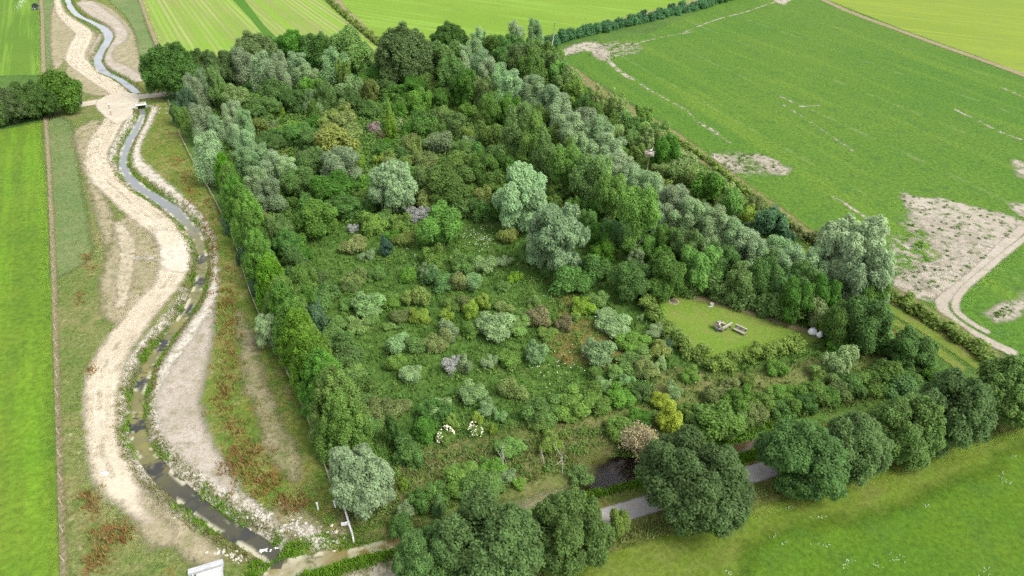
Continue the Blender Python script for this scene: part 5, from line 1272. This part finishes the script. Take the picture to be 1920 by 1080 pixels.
bench((1375,620), (1396,630), 'right-hand wooden bench with a backrest, standing alone on the lawn', 1)
bench((1350,623), (1367,613), 'left-hand wooden bench with a backrest, turned towards the hedge', -1)
bench((1345,607), (1359,611), 'low backless plank bench behind the left-hand bench', 0)
# small table set within the left group
p = G(1343, 617); o = empty('picnic_table', (p[0], p[1], 0), -.5)
m = MB()
for k in range(4): m.box((0, -.27 + .18 * k, .72), (1.25, .165, .045))
m.build('table_top', m_bd, o)
for s in (-1, 1):
    m = MB(); m.box((s * .42, -.2, .34), (.08, .08, .7), 0, .0); m.box((s * .42, .2, .34), (.08, .08, .7)); m.box((s * .42, 0, .55), (.06, .5, .07)); m.build('leg', m_bd, o)
tag(o, 'dark wooden picnic table left of the benches on the lawn', 'table')

# person: one continuous skinned body, clothes as coloured regions of their own
m_skin = plain('skin', (0.50,0.33,0.24), .6, .08, 8); m_blue = plain('blue_cloth', (0.05,0.10,0.22), .9, .2, 8); m_shirt = plain('grey_shirt', (0.26,0.28,0.28), .9, .2, 8); m_dark = plain('dark_rubber', (0.03,0.032,0.035), .6, .2, 6)
def skin(name, joints, edges, mat, parent, sub=1, root=0):
    me = bpy.data.meshes.new(name); me.from_pydata([j[:3] for j in joints], edges, []); me.materials.append(mat)
    o = obj(name, me, parent); md = o.modifiers.new('skin', 'SKIN'); md.use_smooth_shade = True
    for i, v in enumerate(me.skin_vertices[0].data): v.radius = (joints[i][3], joints[i][3] * (joints[i][4] if len(joints[i]) > 4 else 1)); v.use_root = (i == root)
    s = o.modifiers.new('smooth', 'SUBSURF'); s.levels = s.render_levels = sub
    dg = bpy.context.evaluated_depsgraph_get(); dg.update(); nm_ = bpy.data.meshes.new_from_object(o.evaluated_get(dg)); o.modifiers.clear(); o.data = nm_
    nm_.materials.clear(); nm_.materials.append(mat)
    return o
def person(px, py, face, label):
    p = G(px, py); o = empty('person', (p[0], p[1], 0), face)
    J = [(0, 0, .50, .14), (0, -.02, .68, .13), (0, -.01, .86, .15), (0, 0, .98, .11), (0, .01, 1.06, .055), (0, .03, 1.16, .09), (0, .03, 1.27, .085), (0, .13, 1.17, .02)]
    E = [(0, 1), (1, 2), (2, 3), (3, 4), (4, 5), (5, 6), (5, 7)]
    for s in (-1, 1):
        b = len(J)
        J += [(s * .17, 0, .96, .06), (s * .24, .06, .72, .045), (s * .20, .30, .62, .035), (s * .19, .38, .60, .026), (s * .19, .43, .59, .03)]
        E += [(3, b), (b, b + 1), (b + 1, b + 2), (b + 2, b + 3), (b + 3, b + 4)]
        for k in range(4):
            q = len(J); x = s * (.165 + .018 * k); ln = (.05, .06, .057, .045)[k]
            J += [(x, .455, .588, .009), (x, .455 + ln * .6, .580, .0085), (x, .455 + ln, .562, .007)]; E += [(b + 4, q), (q, q + 1), (q + 1, q + 2)]
        q = len(J); J += [(s * .145, .41, .585, .010), (s * .13, .44, .575, .008)]; E += [(b + 4, q), (q, q + 1)]
        l = len(J)
        J += [(s * .10, .06, .50, .085), (s * .13, .46, .49, .06), (s * .13, .46, .26, .048), (s * .13, .44, .07, .035), (s * .14, .58, .03, .03)]
        E += [(0, l), (l, l + 1), (l + 1, l + 2), (l + 2, l + 3), (l + 3, l + 4)]
    skin('body', J, E, m_skin, o)
    T_ = [(0, 0, .52, .16), (0, -.02, .68, .145), (0, -.01, .86, .165), (0, 0, .97, .12), (-.18, 0, .96, .072), (-.24, .06, .74, .056), (.18, 0, .96, .072), (.24, .06, .74, .056)]
    skin('shirt', T_, [(0, 1), (1, 2), (2, 3), (3, 4), (4, 5), (3, 6), (6, 7)], m_shirt, o)
    L_ = [(0, 0, .50, .16)]; Ed = []
    for s in (-1, 1):
        l = len(L_); L_ += [(s * .10, .06, .50, .1), (s * .13, .46, .49, .075), (s * .13, .46, .26, .062), (s * .13, .45, .11, .056)]; Ed += [(0, l), (l, l + 1), (l + 1, l + 2), (l + 2, l + 3)]
    skin('trousers', L_, Ed, m_blue, o)
    m = MB(); m.blob((0, .02, 1.30), .115, (1, 1.05, .6), 1, .03, 12, 8); m.box((0, .14, 1.285), (.17, .13, .015)); m.build('cap', m_white, o, True)
    for s in (-1, 1): m = MB(); m.blob((s * .035, .112, 1.20), .012, (1, .6, 1), 2, 0, 8, 6); m.build('eye', m_dark, o, True)
    for s in (-1, 1): m = MB(); m.box((s * .13, .51, .05), (.09, .25, .09), 0, 0, .03); m.build('shoe', m_dark, o)
    return tag(o, label, 'person')
person(1347, 620, 2.3, 'seated person in a white cap and blue trousers by the left-hand bench')
# white sacks with a pole
p = G(1531, 630); m_sack = plain('white_sack', (0.86,0.86,0.86), .7, .05, 5)
for i, (dx, dy, r, l) in enumerate(((-.55, .35, .62, 'bulging white sack at the lawn corner, left of the pair'), (.3, -.25, .56, 'bulging white sack at the lawn corner, right of the pair with a pole'))):
    o = empty('white_sack', (p[0] + dx, p[1] + dy, 0), i); m = MB(); m.blob((0, 0, r * .85), r, (1, .85, .95), 5 + i, .16, 16, 11); m.build('bag', m_sack, o, True)
    m = MB()
    for k in range(4): a = k * 1.57 + .6; m.tube([(math.cos(a) * r * .4, math.sin(a) * r * .35, r * 1.55), (math.cos(a) * r * .3, math.sin(a) * r * .25, r * 1.9), (math.cos(a + .5) * r * .2, math.sin(a + .5) * r * .2, r * 1.6)], .03, 5)
    m.build('handle', m_sack, o, True); tag(o, l, 'sack', 'white sacks at the lawn corner')
m = MB(); m.tube([(.75, -.1, 1.0), (1.6, -.45, .62), (2.5, -.85, .2)], (.05, .05, .045), 7); m.tube([(2.5, -.85, .21), (2.52, -.86, .0)], (.05, .06), 7)
o = m.build('pale_pole', m_conc, None, True); o.location = (p[0], p[1], 0); tag(o, 'pale pole sloping from the white sacks into the bushes', 'pole')
# fire pit
p = G(1263, 566); o = empty('fire_pit', (p[0], p[1], 0)); m = MB()
for k in range(16): a = k * .3927; m.blob((math.cos(a) * .75, math.sin(a) * .75, .05), .16 * random.uniform(.8, 1.2), (1, 1, .7), k, .3, 7, 5)
m.build('stone_ring', m_post, o, True); m = MB(); m.blob((0, 0, .0), .62, (1, 1, .18), 3, .2, 14, 8); m.build('ash', plain('ash', (0.14,0.10,0.08), .95, .4, 6), o, True)
tag(o, 'round stone fire pit with dark ash at the top left of the lawn', 'fire pit')
p = G(1334, 573); o = empty('tree_stump', (p[0], p[1], 0)); m = MB(); m.tube([(0, 0, -.1), (0, 0, .1), (0, 0, .42), (0, 0, .45)], (.42, .34, .3, .27), 12); m.build('stump', m_pbark, o)
m = MB(); m.blob((-.3, -.45, .08), .3, (1.4, .7, .4), 2, .3, 8, 6); m.build('root', m_pbark, o); tag(o, 'pale tree stump on the lawn below the clipped hedge', 'stump')

# ------------------------------------------------------------------ stork nest on its pole
top = 7.6
P0 = G(1217.5, 289, top); base = P0[:2]
o = empty('nest_pole', (base[0], base[1], 0)); m = MB(); m.tube([(-.25, 0, -.2), (-.12, 0, 3.5), (0, 0, top - .15)], (.15, .13, .11), 8); m.build('pole', plain('brown_pole', (0.36,0.25,0.15), .85, .25, 5), o, True)
m = MB(); m.tube([(-1.1, .1, -.1), (-.25, 0, 2.3)], .06, 6); m.build('brace', m_post, o)
m = MB()
for k in range(7): m.box((-.72 + .24 * k, 0, top - .1), (.21, 1.6, .07))
m.box((0, -.5, top - .18), (1.7, .1, .09)); m.box((0, .5, top - .18), (1.7, .1, .09)); m.build('platform', m_post, o)
tag(o, 'tall wooden pole with a platform carrying a stork nest', 'pole')
m = MB(); g = np.random.default_rng(31)
for k in range(240):
    a = g.uniform(0, 6.28); r = g.uniform(.45, .92); z = top + .02 + g.uniform(0, .42); t = a + 1.57 + g.normal() * .4; c = np.array([math.cos(a) * r, math.sin(a) * r, z]); d = np.array([math.cos(t), math.sin(t), g.normal() * .2]) * g.uniform(.2, .5)
    m.tube([c - d, c + d], .022, 4)
m.blob((0, 0, top + .2), .7, (1, 1, .3), 4, .1, 14, 8); o = m.build('stork_nest', plain('nest_sticks', (0.44,0.40,0.35), .95, .35, 6)); o.location = (base[0], base[1], 0); tag(o, 'wide stick nest on top of the tall pole', 'nest')
o = empty('stork', (base[0] + .2, base[1], top + .36), .6)
J = [(0, 0, .42, .16), (.22, 0, .48, .13), (.32, 0, .60, .06), (.34, 0, .78, .04), (.38, 0, .90, .055), (.44, 0, .90, .03), (-.26, 0, .36, .10), (-.42, 0, .30, .04)]
skin('body', J, [(0, 1), (1, 2), (2, 3), (3, 4), (4, 5), (0, 6), (6, 7)], plain('white_feathers', (0.85,0.84,0.80), .8, .06, 8), o)
m_red = plain('red_bill', (0.55,0.09,0.04), .5, .1, 8)
m = MB(); m.tube([(.42, 0, .90), (.72, 0, .84)], (.028, .006), 6); m.build('bill', m_red, o, True)
for s in (-1, 1):
    m = MB(); m.tube([(-.02, s * .07, .34), (.03, s * .07, .17), (-.02, s * .07, -.12)], (.025, .018, .016), 6); m.tube([(-.02, s * .07, -.12), (.08, s * .07, -.13)], (.014, .01), 5); m.build('leg', m_red, o, True)
    m = MB(); m.blob((-.14, s * .15, .42), .2, (1.6, .22, .6), 3, .05, 12, 8); m.blob((-.42, s * .11, .36), .13, (1.6, .25, .5), 4, .05, 10, 7); m.build('wing', m_dark, o, True)
tag(o, 'white stork with dark wing tips standing in the nest', 'stork')
# far utility pole
p = G(1034, 89); o = empty('utility_pole', (p[0], p[1], 0)); m = MB(); m.tube([(0, 0, -.2), (.5, 0, 3), (.95, 0, 8.6)], (.22, .17, .12), 8); m.build('pole', plain('bleached_pole', (0.40,0.40,0.36), .8, .15, 4), o, True)
m = MB(); m.tube([(.95, -.5, 8.3), (.95, .5, 8.3)], .07, 6); m.build('cross_arm', m_pbark, o)
for s in (-1, 1): m = MB(); m.tube([(.95, s * .4, 8.35), (.95, s * .4, 8.65)], (.06, .04), 7); m.build('insulator', m_white, o)
tag(o, 'pale thin pole at the far corner of the wood beside the hedge', 'pole')
# hose reel in the far left field
p = G(68, 18); o = empty('hose_reel', (p[0], p[1], 0), .4); m = MB()
for s in (-1, 1): m.tube([(0, s * .62, 1.3), (0, s * .72, 1.3)], 1.15, 22)
m.build('drum_flange', m_dark, o); m = MB(); m.tube([(0, -.6, 1.3), (0, -.3, 1.3), (0, .3, 1.3), (0, .6, 1.3)], (.9, .95, .95, .9), 20); m.build('hose', plain('black_hose', (0.035,0.04,0.045), .5, .3, 8), o)
m = MB(); m.box((0, -.8, .75), (2.4, .1, .14)); m.box((0, .8, .75), (2.4, .1, .14)); m.box((-1.0, 0, .75), (.1, 1.5, .14)); m.box((-.5, -.8, 1.1), (.1, .08, .7)); m.box((-.5, .8, 1.1), (.1, .08, .7)); m.tube([(1.2, 0, .75), (2.2, 0, .5)], .06, 6); m.build('frame', plain('frame_steel', (0.25,0.30,0.33), .5, .2, 4), o)
for s in (-1, 1):
    w = MB(); w.tube([(-.2, s * .98, .5), (-.2, s * 1.02, .5), (-.2, s * 1.15, .5), (-.2, s * 1.19, .5)], (.42, .5, .5, .42), 18); wo = w.build('wheel', m_dark, o)
    w = MB(); w.tube([(-.2, s * .96, .5), (-.2, s * 1.21, .5)], .2, 12); w.build('rim', m_white, wo)
tag(o, 'dark irrigation hose reel at the edge of the far left field', 'hose reel')
# its spray
g = np.random.default_rng(41); m = MB(); a, b = G(36, 18), G(62, -4)
for k in range(260):
    t = g.random(); c = a + (b - a) * t; z = 5.0 * 4 * t * (1 - t) * .35 + .3; m.blob((c[0] + g.normal() * .6, c[1] + g.normal() * 1.6, max(.1, z + g.normal() * .5)), g.uniform(.04, .1), (1, 1, 1), k, 0, 5, 4)
tag(m.build('water_spray', plain('spray_white', (0.75,0.8,0.78), .3, .05, 5)), 'faint white arc of sprinkler water over the far left field', 'water', kind='stuff')
# crumpled bag on the track
p = G(197, 889); m = MB(); m.blob((0, 0, .15), .32, (1.1, .6, .55), 9, .55, 12, 8); o = m.build('plastic_bag', plain('pale_plastic', (0.62,0.66,0.75), .4, .2, 6)); o.location = (p[0], p[1], 0); tag(o, 'crumpled pale plastic bag lying on the sandy track', 'bag')
